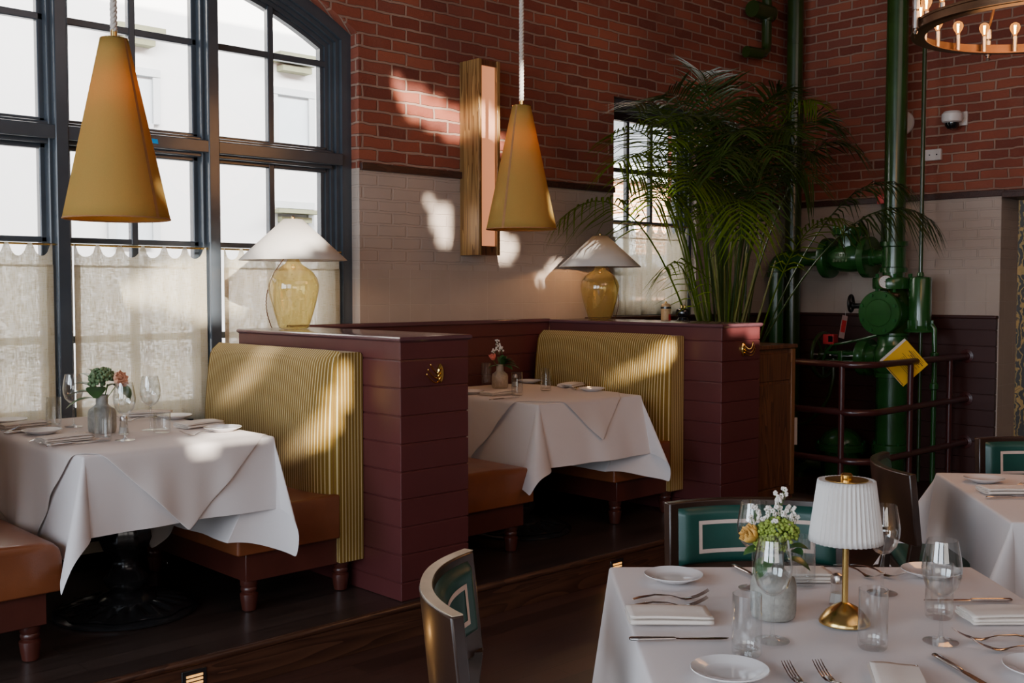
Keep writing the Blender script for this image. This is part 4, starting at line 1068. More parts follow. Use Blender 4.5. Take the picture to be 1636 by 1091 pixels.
MB().tube([(0, 0, 2.7), (0, 0, .3), (0, 0, .10), (-.01, 0, .05), (-.05, 0, .012), (-.10, 0, 0)], .042, 20).build('pipe', M['green_dark'], t3)
MB().tube([(-.09, 0, 0), (-.26, 0.03, .0)], .048, 20).build('elbow_outlet', M['green_dark'], t3)
MB().cyl((0, 0, .29), (0, 0, .34), .06, 24).build('collar', M['green_dark'], t3)
MB().cyl((-.22, .0, .36), (.06, 0, .36), .07, 20).build('cross_pipe', M['green_dark'], t3)
# ---- guard rail
t = thing('guard_rail', 'maroon painted pipe guard rail bent around the green riser', 'railing', (6.972, 3.756, 0))
yr = 0
for z, n in ((1.046, 'top_rail'), (.708, 'middle_rail'), (.362, 'bottom_rail')):
    R_ = .17; pts = [(XB - 6.972 - .012, 0, z), (R_ + .02, 0, z)] + [(R_ - R_ * math.sin(a), R_ - R_ * math.cos(a), z) for a in [PI / 2 * i / 10 for i in range(11)]] + [(0, .6, z), (0, YA - 3.756 - .05, z)]
    MB().tube(pts, .0245, 16).build(n, M['railpaint'], t)
    MB(TR(XB - 6.972 - .036, 0, z) @ along((-1, 0, 0))).lathe([(.055, 0), (.055, .008), (.03, .012), (.027, .03)], 28).build('wall_flange', M['railpaint'], t)
for x, y in ((8.264 - 6.972, 0), (7.617 - 6.972, 0), (0, .19), (0, 1.3)):
    MB().cyl((x, y, .003), (x, y, 1.04), .021, 16).build('post', M['railpaint'], t)
# ---- notices
t = thing('yellow_notice', 'yellow printed notice hung corner-down behind the maroon guard rail', 'sign', (7.63, 3.808, 1.03), math.radians(-44))
R45 = Matrix.Rotation(math.radians(48), 4, 'Y')
MB(TR(0, 0, 0) @ R45).box(-.122, .122, 0, .003, -.122, .122).build('board', M['yellow_sign'], t, smooth=0)
MB(TR(-.012, .006, .012) @ R45).box(-.122, .122, 0, .003, -.122, .122).build('white_backing_sheet', M['white_plastic'], t, smooth=0)
m = MB(R45); rr = random.Random(3)
for k in range(12):
    zz = .105 - k * .012 - (.01 if k > 4 else 0); x0 = -.02 - rr.uniform(0, .05) if k < 6 else -.05
    m.box(x0, .105 - rr.uniform(0, .03), -.0012, .0, zz, zz + (.0055 if k in (2, 3) else .0025))
m.box(-.115, .115, -.0012, 0, -.116, -.1125)
m.build('printed_lines', M['ink'], t, smooth=0)
t = thing('paper_tag', 'pale paper inspection tag with red print hanging from the small black handwheel', 'tag', (8.17, 4.60, 1.37), math.radians(-15))
MB(Matrix.Rotation(math.radians(12), 4, 'Y')).box(-.03, .03, 0, .002, -.20, -.01).build('card', M['tagcard'], t, smooth=0)
MB(Matrix.Rotation(math.radians(12), 4, 'Y')).box(-.024, .024, -.0012, 0, -.15, -.05).build('red_print', M['red'], t, smooth=0)
MB().tube([(0, 0, .03), (.0, 0, -.015)], .0015, 6).build('string', M['rope'], t)
t = thing('white_tag', 'white plastic tag on a wire at the guard rail beside the oak cabinet', 'tag', (6.93, 4.33, .64), math.radians(-46))
MB().box(-.05, .05, 0, .003, -.20, 0).build('plate', M['white_plastic'], t, smooth=0, bevel=.001)
MB().tube([(-.02, 0, -.005), (-.03, .01, .05), (.0, .03, .07)], .0018, 6).tube([(.02, 0, -.005), (.01, .02, .06), (0, .03, .07)], .0018, 6).build('wire', M['steel'], t)

# ---- wall fittings on the far brick wall
t = thing('security_camera', 'white dome security camera on a bracket on the far brick wall', 'camera', (XB, 3.86, 2.93))
MB().box(-.02, -.001, -.06, .02, -.055, .055).build('wall_plate', M['white_plastic'], t, bevel=.004)
MB(TR(-.11, .02, 0)).lathe([(.02, .055), (.06, .05), (.078, .03), (.08, -.01), (.074, -.03), (.055, -.04)], 32).build('housing', M['white_plastic'], t)
MB(TR(-.11, .02, 0)).lathe([(.055, -.04), (.053, -.062), (.035, -.085), (.004, -.093)], 28).build('dark_dome', M['black_gloss'], t)
MB().box(-.07, -.01, -.035, .035, .0, .05).build('arm', M['white_plastic'], t, bevel=.006)
t = thing('white_wall_box', 'small white rectangular box on the far brick wall', 'box', (XB, 4.076, 2.664))  # plain white wall box of unknown use
MB().box(-.035, -.001, -.072, .072, -.045, .045).build('cover', M['white_plastic'], t, bevel=.005)
for y in (-.04, .02): MB(TR(-.0355, y, 0) @ along((-1, 0, 0))).lathe([(.006, 0), (.004, .003)], 12).build('screw', M['iron'], t)
o = MB(along((-1, 0, 0))).lathe([(.10, .001), (.10, .018), (.094, .026), (.02, .030)], 40).build('round_wall_disc', M['white_plastic']); o.location = (XB, 4.345, 2.95)
tag(o, 'flat white round disc on the brick wall half hidden by the green riser', 'disc')

# ---- chandelier
CH = V((5.010, 1.885, 2.745))
t = thing('chandelier', 'round bronze ring chandelier with bare candle bulbs', 'chandelier', CH)
R0 = .545
MB().lathe([(R0 - .012, -.022), (R0 + .006, -.022), (R0 + .006, -.012), (R0, -.010), (R0, .010), (R0 + .006, .012), (R0 + .006, .022), (R0 - .012, .022), (R0 - .012, -.022)], 120, cap0=False, cap1=False).build('ring', M['bronze'], t, smooth=30)
MB().lathe([(R0 - .013, -.024), (R0 - .055, -.026), (R0 - .055, -.021), (R0 - .013, -.019)], 120, cap0=False, cap1=False).build('inner_ledge', M['bronze'], t, smooth=30)
nb = 22; A0 = math.radians(-43.5)      # direction of the right-hand image axis
bulbs = []
for k in range(nb):
    a = math.radians(7.0) + 2 * PI * k / nb + math.radians(44.5)
    x, y = (R0 - .036) * math.cos(a), (R0 - .036) * math.sin(a)
    s = MB(TR(x, y, 0)).lathe([(.012, -.021), (.0105, -.019), (.0105, .055), (.009, .057)], 16).build('candle_socket', M['nickel'], t)
    MB(TR(x, y, 0)).lathe([(.008, .057), (.010, .066), (.018, .078), (.0235, .092), (.0235, .102), (.018, .114), (.008, .120), (.001, .1215)], 16, cap0=False, cap1=False).build('bulb_glass', M['bulbglass'], s, smooth=60)
    f = MB(TR(x, y, 0)); 
    for q in range(4):
        b = q * PI / 2; f.cyl((.002 * math.cos(b), .002 * math.sin(b), .066), (.005 * math.cos(b), .005 * math.sin(b), .108), .0014, 6)
    f.build('filament', M['filament'], s)
for k in range(4):
    a = math.radians(136.5) + k * PI / 2; x, y = (R0 + .02) * math.cos(a), (R0 + .02) * math.sin(a)
    b = MB(TR(x, y, 0)).lathe([(.006, -.05), (.011, -.04), (.006, -.03), (.014, -.025), (.014, .045), (.010, .05), (.016, .055), (.016, .10), (.01, .105)], 16).build('bracket_post', M['nickel'], t)
    MB().tube([(x, y, .10), (x * .55, y * .55, .5), (0, 0, 1.1)], .007, 8).build('stay_rod', M['bronze'], t)
MB().cyl((0, 0, 1.05), (0, 0, 3.64), .012, 12).build('drop_rod', M['bronze'], t)

# ================================================================== DINING AREA
UF = V((.7248, -.6890, 0)); VF = V((-.6890, -.7248, 0))      # table axes: along the far edge, and towards the front
RZF = math.atan2(UF.y, UF.x)
def chair():
    t = thing('dining_chair', '', 'chair', (0, 0, 0), 0, 'curved teal dining chairs')
    # local: +x is where the sitter looks; the back bows to -x
    def arc(s, off, z, rake=.10):                    # s in -1..1 across
        w = .292; x = -.165 - .088 * (1 - abs(s) ** 2.2) - rake * (z - .60)
        n = V((-1, 0, 0)) if abs(s) < 1e-6 else V((-1, .088 * 2.2 * abs(s) ** 1.2 / w * (1 if s > 0 else -1) * 1.0, 0)).normalized()
        return V((x, w * s, z)) + n * off
    N = 28; rings = []
    zs = [(.585, 0), (.60, .004), (.855, .004), (.868, .0)]
    m = MB(); outl = []
    for i in range(N + 1):
        s = -1 + 2 * i / N
        outl.append([arc(s, .0, .585), arc(s, .034, .585), arc(s, .034, .866), arc(s, 0, .866)])
    m.loft(outl, True)
    m.build('back_shell', M['chairwood'], t, smooth=35, bevel=.005)
    m = MB(); n2 = 26
    def pad(u, v):
        s = -.90 + 1.8 * u; z = .655 + .190 * v
        e = min(1, min(u, 1 - u) / .06, min(v, 1 - v) / .12); th = .026 * math.sqrt(max(0, 1 - (1 - e) ** 2))
        return arc(s, -th - .0005, z)
    m.grid(n2 * 2, 16, pad)
    pb = m.build('back_pad', M['teal'], t, smooth=70)
    m = MB()
    def strip(s0, s1, z0, z1, n):
        m.grid(n, 1, lambda u, v: arc(s0 + (s1 - s0) * u, -.0285, z0 + (z1 - z0) * v))
    S_ = .70; z0, z1 = .695, .803; w = .013
    strip(-S_, S_, z1 - w, z1, 24); strip(-S_, S_, z0, z0 + w, 24); strip(-S_, -S_ + w / .292, z0 + w, z1 - w, 2); strip(S_ - w / .292, S_, z0 + w, z1 - w, 2)
    m.build('trim_tape', M['creamtape'], pb, smooth=60)
    # seat
    m = MB(); m.loft([[(.235, -.24, z), (.235, .24, z), (-.20, .215, z), (-.20, -.215, z)] for z in (.385, .43)])
    m.build('seat_frame', M['chairwood'], t, bevel=.008)
    m = MB(); m.loft([[(.235 - i, -.24 + i, z), (.235 - i, .24 - i, z), (-.20 + i, .215 - i, z), (-.20 + i, -.215 + i, z)] for i, z in ((.004, .431), (.0, .445), (.0, .468), (.012, .482), (.04, .489))])
    m.build('seat_pad', M['teal'], t, smooth=50, bevel=.012, bseg=3)
    for sy in (-1, 1):
        m = MB(); m.loft([[(.215 - a, sy * .222 - a, z), (.215 + a, sy * .222 - a, z), (.215 + a, sy * .222 + a, z), (.215 - a, sy * .222 + a, z)] for a, z in ((.013, .003), (.022, .385))])
        m.build('leg', M['chairwood'], t, bevel=.003)
        m = MB(); rr = []
        for z, x, yy, a in ((.003, -.31, .225, .014), (.22, -.255, .232, .018), (.43, -.205, .245, .021), (.60, -.185, .272, .020)):
            rr.append([(x - a, sy * yy - a, z), (x + a, sy * yy - a, z), (x + a, sy * yy + a, z), (x - a, sy * yy + a, z)])
        m.loft(rr); m.build('leg', M['chairwood'], t, bevel=.003)
    return t
ch = chair()
def put_chair(o, mid, fwd, label):
    f = V((fwd[0], fwd[1], 0)).normalized()
    o.location = V((mid[0], mid[1], 0)) + f * .19; o.rotation_euler = (0, 0, math.atan2(f.y, f.x)); o['label'] = label
    return o
put_chair(ch, (1.745, 1.985), UF, 'curved teal dining chair seen from the side in front of the nearer partition')
put_chair(dup(ch), (3.065, 2.035), VF, 'teal dining chair facing the camera behind the pleated lamp and flowers')
put_chair(dup(ch), (4.235, 2.115), (.6, -.8), 'dark backed curved dining chair turned away, beside the next white table')
put_chair(dup(ch), (5.36, 1.97), (-.8, -.6), 'teal dining chair at the far side of the next table, cut by the picture edge')

M['edge_pale'] = plain('painted_edge_highlight', (.56, .45, .31), .35, 0, .12, 12, .05, 60, .3)  # pale strip puts the highlight on the dark top edge into colour
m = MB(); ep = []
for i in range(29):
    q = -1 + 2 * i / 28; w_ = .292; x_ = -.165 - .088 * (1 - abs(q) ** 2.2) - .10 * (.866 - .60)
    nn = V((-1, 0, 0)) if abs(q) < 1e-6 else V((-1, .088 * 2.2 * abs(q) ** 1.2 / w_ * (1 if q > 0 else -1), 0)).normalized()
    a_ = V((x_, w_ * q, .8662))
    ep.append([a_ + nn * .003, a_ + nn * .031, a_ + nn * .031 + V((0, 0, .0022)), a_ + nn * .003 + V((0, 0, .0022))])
tag(m.loft(ep).build('edge_highlight', M['edge_pale'], ch, smooth=35), 'pale strip painted as the highlight on the top edge')
def dining_table(name, c, rz, W, L, label):
    t = thing(name, label, 'table', (c[0], c[1], 0), rz)
    MB().box(-W / 2 + .012, W / 2 - .012, -L / 2 + .012, L / 2 - .012, .712, .742).build('tabletop', M['bench_wood'], t, bevel=.005)
    MB().lathe([(.05, .03), (.04, .10), (.035, .35), (.04, .65), (.11, .712)], 24).build('pedestal', M['iron'], t)
    MB().lathe([(.29, .002), (.30, .008), (.28, .02), (.05, .035)], 40).build('base', M['iron'], t)
FZ_ = .75
FC = V((2.432, 1.345, 0)); GC = V((4.690, 1.475, 0))
RZG = math.atan2(-.78, .626)
dining_table('dining_table', FC, RZF, 1.07, 1.13, 'square dining table under the nearest white cloth')
dining_table('dining_table', GC, RZG, 1.05, 1.05, 'dining table under the white cloth behind the wine glasses')
tablecloth('tablecloth', 1.07, 1.13, FZ_ - .002, FC, RZF, (.40, .40, .40, .40), (.03, .10, .05, .05), 'white linen cloth on the nearest table with the pleated lamp', .3, .05, 21, {(-1, 1): .16, (-1, -1): .16})
tablecloth('tablecloth', 1.05, 1.05, FZ_ - .002, GC, RZG, (.44, .42, .44, .40), (.10, .06, .1, .05), 'white linen cloth on the next table with folds at its corner', .55, .09, 33)

# ------------------------------------------------------------------ tableware prototypes
def wine_glass():
    t = thing('wine_glass', '', 'wine glass')
    o = [(.006, .108), (.020, .114), (.036, .132), (.044, .158), (.0455, .178), (.042, .205), (.036, .236), (.0345, .243)]
    i = [(.0335, .243), (.035, .236), (.041, .205), (.0445, .178), (.043, .158), (.035, .134), (.019, .117), (.002, .112)]
    MB().lathe(o + i, 36).build('bowl', M['glass'], t, smooth=60)
    MB().lathe([(.0065, .012), (.0042, .03), (.0036, .06), (.0042, .095), (.0065, .110)], 14).build('stem', M['glass'], t, smooth=60)
    MB().lathe([(.040, .0008), (.0405, .0025), (.025, .005), (.010, .008), (.0065, .013)], 36).build('foot', M['glass'], t, smooth=60)
    return t
def tumbler(h=.140, r=.034):
    t = MB().lathe([(r * .86, .0008), (r * .97, .006), (r, .02), (r * .97, h), (r * .93, h), (r * .955, .03), (r * .86, .016), (.002, .0135)], 36).build('tumbler', M['glass'], None, smooth=50)
    return t
def plate(r=.084):
    return MB().lathe([(r * .55, .0008), (r * .60, .003), (r * .66, .006), (r * .98, .017), (r, .019), (r * .985, .0205), (r * .70, .0115), (r * .62, .0085), (r * .3, .0078), (.001, .0078)], 56).build('side_plate', M['china'], None, smooth=50)
def fork():
    def zc(x): return .002 + .010 * math.exp(-((x - .02) / .03) ** 2) * 0 + .012 * math.sin(PI * min(1, x / .135)) + (.0 if x < .135 else (x - .135) * .35 * (x - .135) / .07)
    m = MB(); rings = []
    for x, w, th in ((0, .004, .0012), (.004, .009, .0016), (.02, .0105, .0018), (.06, .006, .0022), (.10, .0034, .0024), (.120, .0036, .0022), (.132, .007, .0018), (.142, .0112, .0015), (.158, .0122, .0013)):
        rings.append([V((x, w * math.cos(2 * PI * j / 10), zc(x) + th * math.sin(2 * PI * j / 10))) for j in range(10)])
    m.loft(rings)
    for k in range(4):
        y = -.0096 + k * .0064
        rr = []
        for x, w in ((.156, .0021), (.175, .0019), (.192, .0016), (.204, .0006)):
            rr.append([V((x, y + w * math.cos(2 * PI * j / 6), zc(x) + .0011 * math.sin(2 * PI * j / 6))) for j in range(6)])
        m.loft(rr)
    o = m.build('fork', M['steel'], None, smooth=50)
    return o
def knife():
    t = thing('table_knife', '', 'knife')
    m = MB(); rings = []
    for x, w, th in ((0, .004, .0025), (.004, .0085, .0042), (.03, .0088, .0048), (.08, .0070, .0045), (.104, .0062, .004), (.110, .0045, .003)):
        rings.append([V((x, w * math.cos(2 * PI * j / 14), .0052 + th * math.sin(2 * PI * j / 14))) for j in range(14)])
    m.loft(rings).build('handle', M['steel'], t, smooth=50)
    m = MB(); rings = []
    for x, w0, w1, th in ((.108, -.0045, .0045, .002), (.122, -.0075, .0075, .0012), (.18, -.0085, .0085, .0010), (.215, -.0080, .0082, .0008), (.230, -.004, .0078, .0007), (.236, .003, .0065, .0005)):
        rings.append([V((x, w0, .005)), V((x, (w0 + w1) / 2, .005 + th)), V((x, w1, .005)), V((x, (w0 + w1) / 2, .005 - th))])
    m.loft(rings).build('blade', M['steel'], t, smooth=30)
    return t
def napkin(w=.205, d=.098, layers=4, lt=.0062, seed=0):
    rnd = random.Random(seed)
    path = []; 
    for k in range(layers):
        z = .0035 + k * lt; a, b = (-d / 2, d / 2) if k % 2 == 0 else (d / 2, -d / 2)
        sh = .004 * (k % 3) * (1 if k % 2 else -1) * .5
        sg = 1 if b > a else -1
        for q in range(9): path.append((a + (b - a) * q / 8 + sh, z + .0012 * math.sin(q * .9 + k)))
        if k < layers - 1:
            for q in range(1, 5):
                an = -PI / 2 + PI * q / 5; path.append((b + sg * lt * .5 * math.cos(an) * 1.3 + sh, z + lt / 2 + lt / 2 * math.sin(an)))
    m = MB(); n = 14; ph = rnd.uniform(0, 6)
    rows = []
    for i in range(n + 1):
        x = -w / 2 + w * i / n
        rows.append([(x + .002 * math.sin(j * .3 + ph), y, z * (1 + .10 * math.sin(x * 18 + ph)) + .0006) for j, (y, z) in enumerate(path)])
    L_ = len(path)
    m.add([p for r in rows for p in r], [(i * L_ + j, (i + 1) * L_ + j, (i + 1) * L_ + j + 1, i * L_ + j + 1) for i in range(n) for j in range(L_ - 1)])
    return m.build('napkin', M['napkin'], None, smooth=60, recalc=False, solid=.0032)
def shaker():
    t = thing('salt_shaker', '', 'salt shaker')
    MB().lathe([(.021, .0008), (.023, .004), (.0155, .055), (.0155, .060), (.0140, .060), (.0140, .055), (.0205, .008), (.001, .007)], 8).build('glass_body', M['glass'], t, smooth=20)
    MB().lathe([(.0195, .0075), (.0165, .032), (.001, .033)], 8).build('salt', M['salt'], t, smooth=20)
    MB().lathe([(.0165, .059), (.0170, .062), (.0170, .072), (.0135, .080), (.006, .084), (.001, .0848)], 20).build('cap', M['nickel'], t)
    return t
def place(o, p, rz=0, label=None, group=None, z=None, cat=None):
    o.location = (p[0], p[1], p[2] if z is None else z); o.rotation_euler = (0, 0, rz)
    return tag(o, label, cat, group)
used = set()
def put(proto, p, rz, label, cat, group, flip=False):
    if proto in used: o = dup(proto)
    else: used.add(proto); o = proto
    return place(o, p, rz, label, group, None, cat)
WG, TB, PLT, FK, KN, NP, SH = wine_glass(), tumbler(), plate(), fork(), knife(), napkin(seed=1), shaker()
NP2 = napkin(.205, .098, 4, .0060, 4)

# ------------------------------------------------------------------ nearest table
E_ = math.pi
def ang(v): return math.atan2(v[1], v[0])
aU, aV = ang(UF), ang(VF)
put(PLT, (2.437, 1.896, 0.752), 0, 'white side plate near the curved chair, above two crossed forks', 'plate', 'side plates on the nearest table')
put(PLT, (1.911, 1.335, 0.752), 0, 'white side plate cut by the bottom edge beside the two upright forks', 'plate', 'side plates on the nearest table')
put(PLT, (3.014, 1.413, 0.752), 0, 'white side plate seen behind the wine glass by the next table', 'plate', 'side plates on the nearest table')
put(PLT, (2.41, 0.876, 0.752), 0, 'white side plate barely showing at the corner below the dark forks', 'plate', 'side plates on the nearest table')
put(NP, (2.134, 1.675, 0.752), aU + PI, 'folded ivory napkin between the crossed forks and a knife near the curved chair', 'napkin', 'napkins on the nearest table')
put(NP2, (2.745, 1.094, 0.752), aU, 'folded white napkin with its rolled edge showing beside the dark handled knife', 'napkin', 'napkins on the nearest table')
put(NP2, (2.101, 1.049, 0.752), aV - .22, 'folded white napkin at the bottom edge in front of the tall tumbler', 'napkin', 'napkins on the nearest table')
put(NP, (2.694, 1.671, 0.752), aV + PI / 2, 'folded napkin half hidden behind the flower vase at the teal chair', 'napkin', 'napkins on the nearest table')
put(FK, (2.196, 1.846, 0.754), aU + .03, 'upper of two forks lying tines right above the ivory napkin', 'fork', 'forks on the nearest table')
put(FK, (2.144, 1.811, 0.752), aU + .04, 'lower of two forks lying against the ivory napkin', 'fork', 'forks on the nearest table')
put(FK, (1.916, 1.093, 0.752), aV + PI + .22, 'upright fork beside the bottom plate, nearer the plate', 'fork', 'forks on the nearest table')
put(FK, (1.968, 1.053, 0.752), aV + PI + .20, 'upright fork beside the bottom plate, nearer the napkin', 'fork', 'forks on the nearest table')
put(FK, (2.632, 0.964, 0.754), aU + PI - .06, 'upper of two dark reflecting forks pointing at the wine glass', 'fork', 'forks on the nearest table')
put(FK, (2.593, 0.9, 0.752), aU + PI - .10, 'lower of two dark reflecting forks pointing at the wine glass', 'fork', 'forks on the nearest table')
put(FK, (2.919, 1.668, 0.752), aV + .42, 'fork by the lamp stem at the far setting, nearer the flowers', 'fork', 'forks on the nearest table')
put(FK, (2.953, 1.635, 0.752), aV + .50, 'fork by the lamp stem at the far setting, nearer the wine glass', 'fork', 'forks on the nearest table')
put(KN, (1.939, 1.639, 0.752), aU, 'table knife lying below the ivory napkin near the curved chair', 'knife', 'knives on the nearest table')
put(KN, (2.92, 1.147, 0.752), aU + PI, 'dark reflecting table knife above the rolled napkin', 'knife', 'knives on the nearest table')
put(KN, (2.354, 1.094, 0.752), aV + .18, 'table knife pointing off the bottom edge beside the napkin', 'knife', 'knives on the nearest table')
put(KN, (2.688, 1.87, 0.752), aV + .30, 'table knife at the far setting running behind the flower vase', 'knife', 'knives on the nearest table')
for p, l in (((2.18, 1.404, 0.752), 'wine glass in front of the grey flower vase'), ((2.459, 1.127, 0.752), 'wine glass overlapping a tumbler before the next table'),
             ((2.742, 1.422, 0.752), 'wine glass beside the white pleated lampshade'), ((2.529, 1.692, 0.752), 'wine glass behind the flower vase with only its bowl edge showing')):
    put(WG, p, 0, l, 'wine glass', 'wine glasses on the nearest table')
for p, l in (((2.055, 1.39, 0.752), 'tumbler near the bottom plate beside the vase'), ((2.302, 1.215, 0.752), 'tumbler in front of the brass lamp base'),
             ((2.64, 1.216, 0.752), 'tumbler standing behind the wine glass by the rolled napkin'), ((2.652, 1.611, 0.752), 'tumbler between the vase and the pleated lamp')):
    put(TB, p, 0, l, 'tumbler', 'tumblers on the nearest table')
put(SH, (2.557, 1.452, 0.752), .2, 'salt shaker with silver cap behind the brass lamp stem', 'salt shaker', 'salt shakers')
# cordless pleated lamp
t = thing('cordless_lamp', 'brass cordless lamp with a white pleated shade on the nearest table', 'lamp', (2.433, 1.36, 0.752))
MB().lathe([(.062, .0005), (.0625, .003), (.058, .012), (.046, .028), (.030, .041), (.014, .049), (.008, .052)], 48).build('base', M['brass'], t, smooth=50)
MB().lathe([(.0078, .05), (.0078, .36)], 20).build('stem', M['brass'], t)
npl = 44; m = MB(); rings = []
for i in range(9):
    s = i / 8; r = .0875 + (.0665 - .0875) * s; z = .205 + .152 * s
    rings.append([((r + .0026 * (1 if j % 2 else -1)) * math.cos(2 * PI * j / (npl * 2)), (r + .0026 * (1 if j % 2 else -1)) * math.sin(2 * PI * j / (npl * 2)), z) for j in range(npl * 2)])
m.loft(rings, True, False, False).build('pleated_shade', M['pleat'], t, smooth=20, solid=.0015)
MB().lathe([(.052, .3565), (.052, .3585), (.001, .3585)], 40).build('top_disc', M['brass'], t)
MB().lathe([(.064, .353), (.052, .3555)], 40, cap0=False, cap1=False).build('shade_collar', M['pleat'], t)
MB().lathe([(.0135, .3585), (.0145, .361), (.0145, .370), (.010, .374), (.001, .375)], 20).build('finial', M['brass'], t)

# ------------------------------------------------------------------ vases and flowers
def vase(loc, label, mat, r, hs, rn, hn):
    o = MB().lathe([(r * .86, .0008), (r * .95, .004), (r, .02), (r, hs * .72), (r * .92, hs * .86), (rn * 1.35, hs * .98), (rn, hs * 1.06), (rn * .98, hn), (rn * 1.12, hn + .003), (rn * .85, hn + .002), (rn * .8, hs), (.004, hs * .9)], 36).build('bud_vase', M[mat], None, smooth=50)
    o.location = loc; return tag(o, label, 'vase', 'stoneware bud vases')
def leafm(m, base, d, up, ln, w, curl=.25, n=6):
    base, d = V(base), V(d).normalized(); sd = d.cross(V(up)); sd = sd.normalized() if sd.length > 1e-3 else V((1, 0, 0)); nn = sd.cross(d)
    vs = []
    for i in range(n + 1):
        s = i / n; ww = 1.4 * w * math.sin(PI * min(1, s * .92 + .05)) ** .8 if i < n else 0
        c = base + d * (ln * s) - nn * (-curl * ln * s * (1 - s)) + V((0, 0, -curl * ln * s * s))
        vs += [c - sd * ww + nn * ww * .25, c, c + sd * ww + nn * ww * .25]
    m.add(vs, [(3 * i + j, 3 * i + j + 1, 3 * i + j + 4, 3 * i + j + 3) for i in range(n) for j in range(2)])
def bloom(m, c, r, layers, seed, ax=(0, 0, 1), openness=.6):
    rnd = random.Random(seed); A = TR(*c) @ along(ax)
    for L_ in range(layers):
        k = 4 + L_; rr = r * (.25 + .75 * (L_ + 1) / layers); tilt = openness * (L_ + .5) / layers
        for j in range(k):
            a = 2 * PI * (j + .5 * L_) / k + rnd.uniform(-.15, .15); vs = []
            for u in range(5):
                for v in range(5):
                    s, q = u / 4, (v / 4 - .5) * 1.5
                    wid = math.sin(PI * (.12 + .8 * s)); rad = rr * (.15 + .9 * math.sin(PI * .5 * s) * (.55 + .45 * tilt)) * (1 - .12 * abs(q) * 2)
                    z = r * (1.15 - .25 * tilt) * s ** 1.3 - r * .35
                    an = a + q * wid * .95
                    vs.append(A @ V((rad * math.cos(an), rad * math.sin(an), z)))
            m.add(vs, [(5 * u + v, 5 * (u + 1) + v, 5 * (u + 1) + v + 1, 5 * u + v + 1) for u in range(4) for v in range(4)])
def cluster(m, c, R, r, n, seed, flat=.8):
    rnd = random.Random(seed)
    for i in range(n):
        u, a = rnd.uniform(-.25, 1), rnd.uniform(0, 2 * PI); q = math.sqrt(max(0, 1 - u * u)); s = rnd.uniform(.72, 1.0)
        m.ball((c[0] + R * q * math.cos(a) * s, c[1] + R * q * math.sin(a) * s, c[2] + R * flat * u * s), r * rnd.uniform(.7, 1.25), 6)
def waxflowers(m, g, pts, seed):
    rnd = random.Random(seed)
    for c in pts:
        for i in range(5):
            p = V(c) + V((rnd.uniform(-.012, .012), rnd.uniform(-.012, .012), rnd.uniform(-.012, .014)))
            d = V((rnd.uniform(-1, 1), rnd.uniform(-1, 1), rnd.uniform(-.2, 1))).normalized(); A = TR(*p) @ along(d)
            for k in range(5):
                a = 2 * PI * k / 5; q = A @ V((.0038 * math.cos(a), .0038 * math.sin(a), .0012)); m.ball(q, .0034, 6)
            g.ball(p, .0022, 6)
            g.tube([p, V(c) + V((0, 0, -.03))], .0008, 4)
# right/toward axes for facing the camera
def fl(u, d, z, C=None): return UF * u + VF * d + V((0, 0, z))
# nearest table
vp = (2.345, 1.509, 0.752)
vase(vp, 'grey speckled stoneware vase on the nearest table', 'grey_stone', .057, .118, .026, .165)
t = thing('flower_bouquet', 'bouquet with white waxflowers, lime florets and an orange bud on the nearest table', 'flowers', (vp[0], vp[1], vp[2] + .155))
m = MB(); cluster(m, fl(.004, .012, .058), .055, .0046, 360, 1); cluster(m, fl(-.014, .012, .030), .044, .0044, 170, 2); m.build('lime_florets', M['floret'], t, smooth=60)
m, g = MB(), MB(); waxflowers(m, g, [fl(*p) for p in ((.004, 0, .150), (.018, 0, .158), (.012, .01, .138), (-.048, 0, .118), (-.030, .01, .108), (-.055, .01, .092), (.0, .01, .115), (-.012, .02, .118), (.022, .01, .112), (.04, 0, .110), (.05, 0, .100), (-.005, .02, .10), (.03, .02, .098))], 4)
m.build('white_waxflowers', M['blossom'], t, smooth=60); g.build('waxflower_stems', M['petiole'], t, smooth=60)
m = MB(); bloom(m, fl(-.056, .012, .052), .034, 5, 3, fl(-.7, .3, .6), .35); m.build('orange_bud', M['orange_bud'], t, smooth=60, solid=.0006)
m = MB()
for b, d, l, w in ((fl(-.01, .02, .012), fl(-1, .35, .30), .085, .020), (fl(-.01, .03, .005), fl(-.6, .55, -.35), .075, .018), (fl(.02, .02, .03), fl(.8, .2, .9), .06, .018), (fl(.03, .02, .02), fl(.9, .3, .35), .055, .019), (fl(.025, .03, .015), fl(.6, .7, .3), .05, .018), (fl(.03, 0, .04), fl(.9, 0, 1.2), .055, .016), (fl(.02, .03, 0), fl(.8, .4, -.1), .065, .018), (fl(0, -.02, .02), fl(0, -1, .4), .06, .018)):
    leafm(m, b, d, (0, 0, 1), l, w)
m.build('leaves', M['foliage'], t, smooth=60)
m = MB()
for k in range(7): m.tube([fl(.008 * math.cos(k), .008 * math.sin(k), -.12), fl(.012 * math.cos(k * 2), .012 * math.sin(k * 2), .0), fl(.03 * math.cos(k * 2.2), .03 * math.sin(k * 2.2), .05)], .002, 6)
m.build('stems', M['petiole'], t)

# ------------------------------------------------------------------ next table (behind)
put(PLT, (4.657, 1.958, 0.752), 0, 'white side plate at the corner of the next table', 'plate', 'side plates on the next table')
put(NP, (4.479, 1.791, 0.752), aU + PI + .06, 'folded ivory napkin on the next table', 'napkin', None)
put(FK, (4.453, 1.887, 0.752), aU + .22, 'fork with tines raised behind the napkin on the next table', 'fork', None)
put(KN, (4.298, 1.798, 0.752), aU + .05, 'table knife in front of the napkin on the next table', 'knife', None)

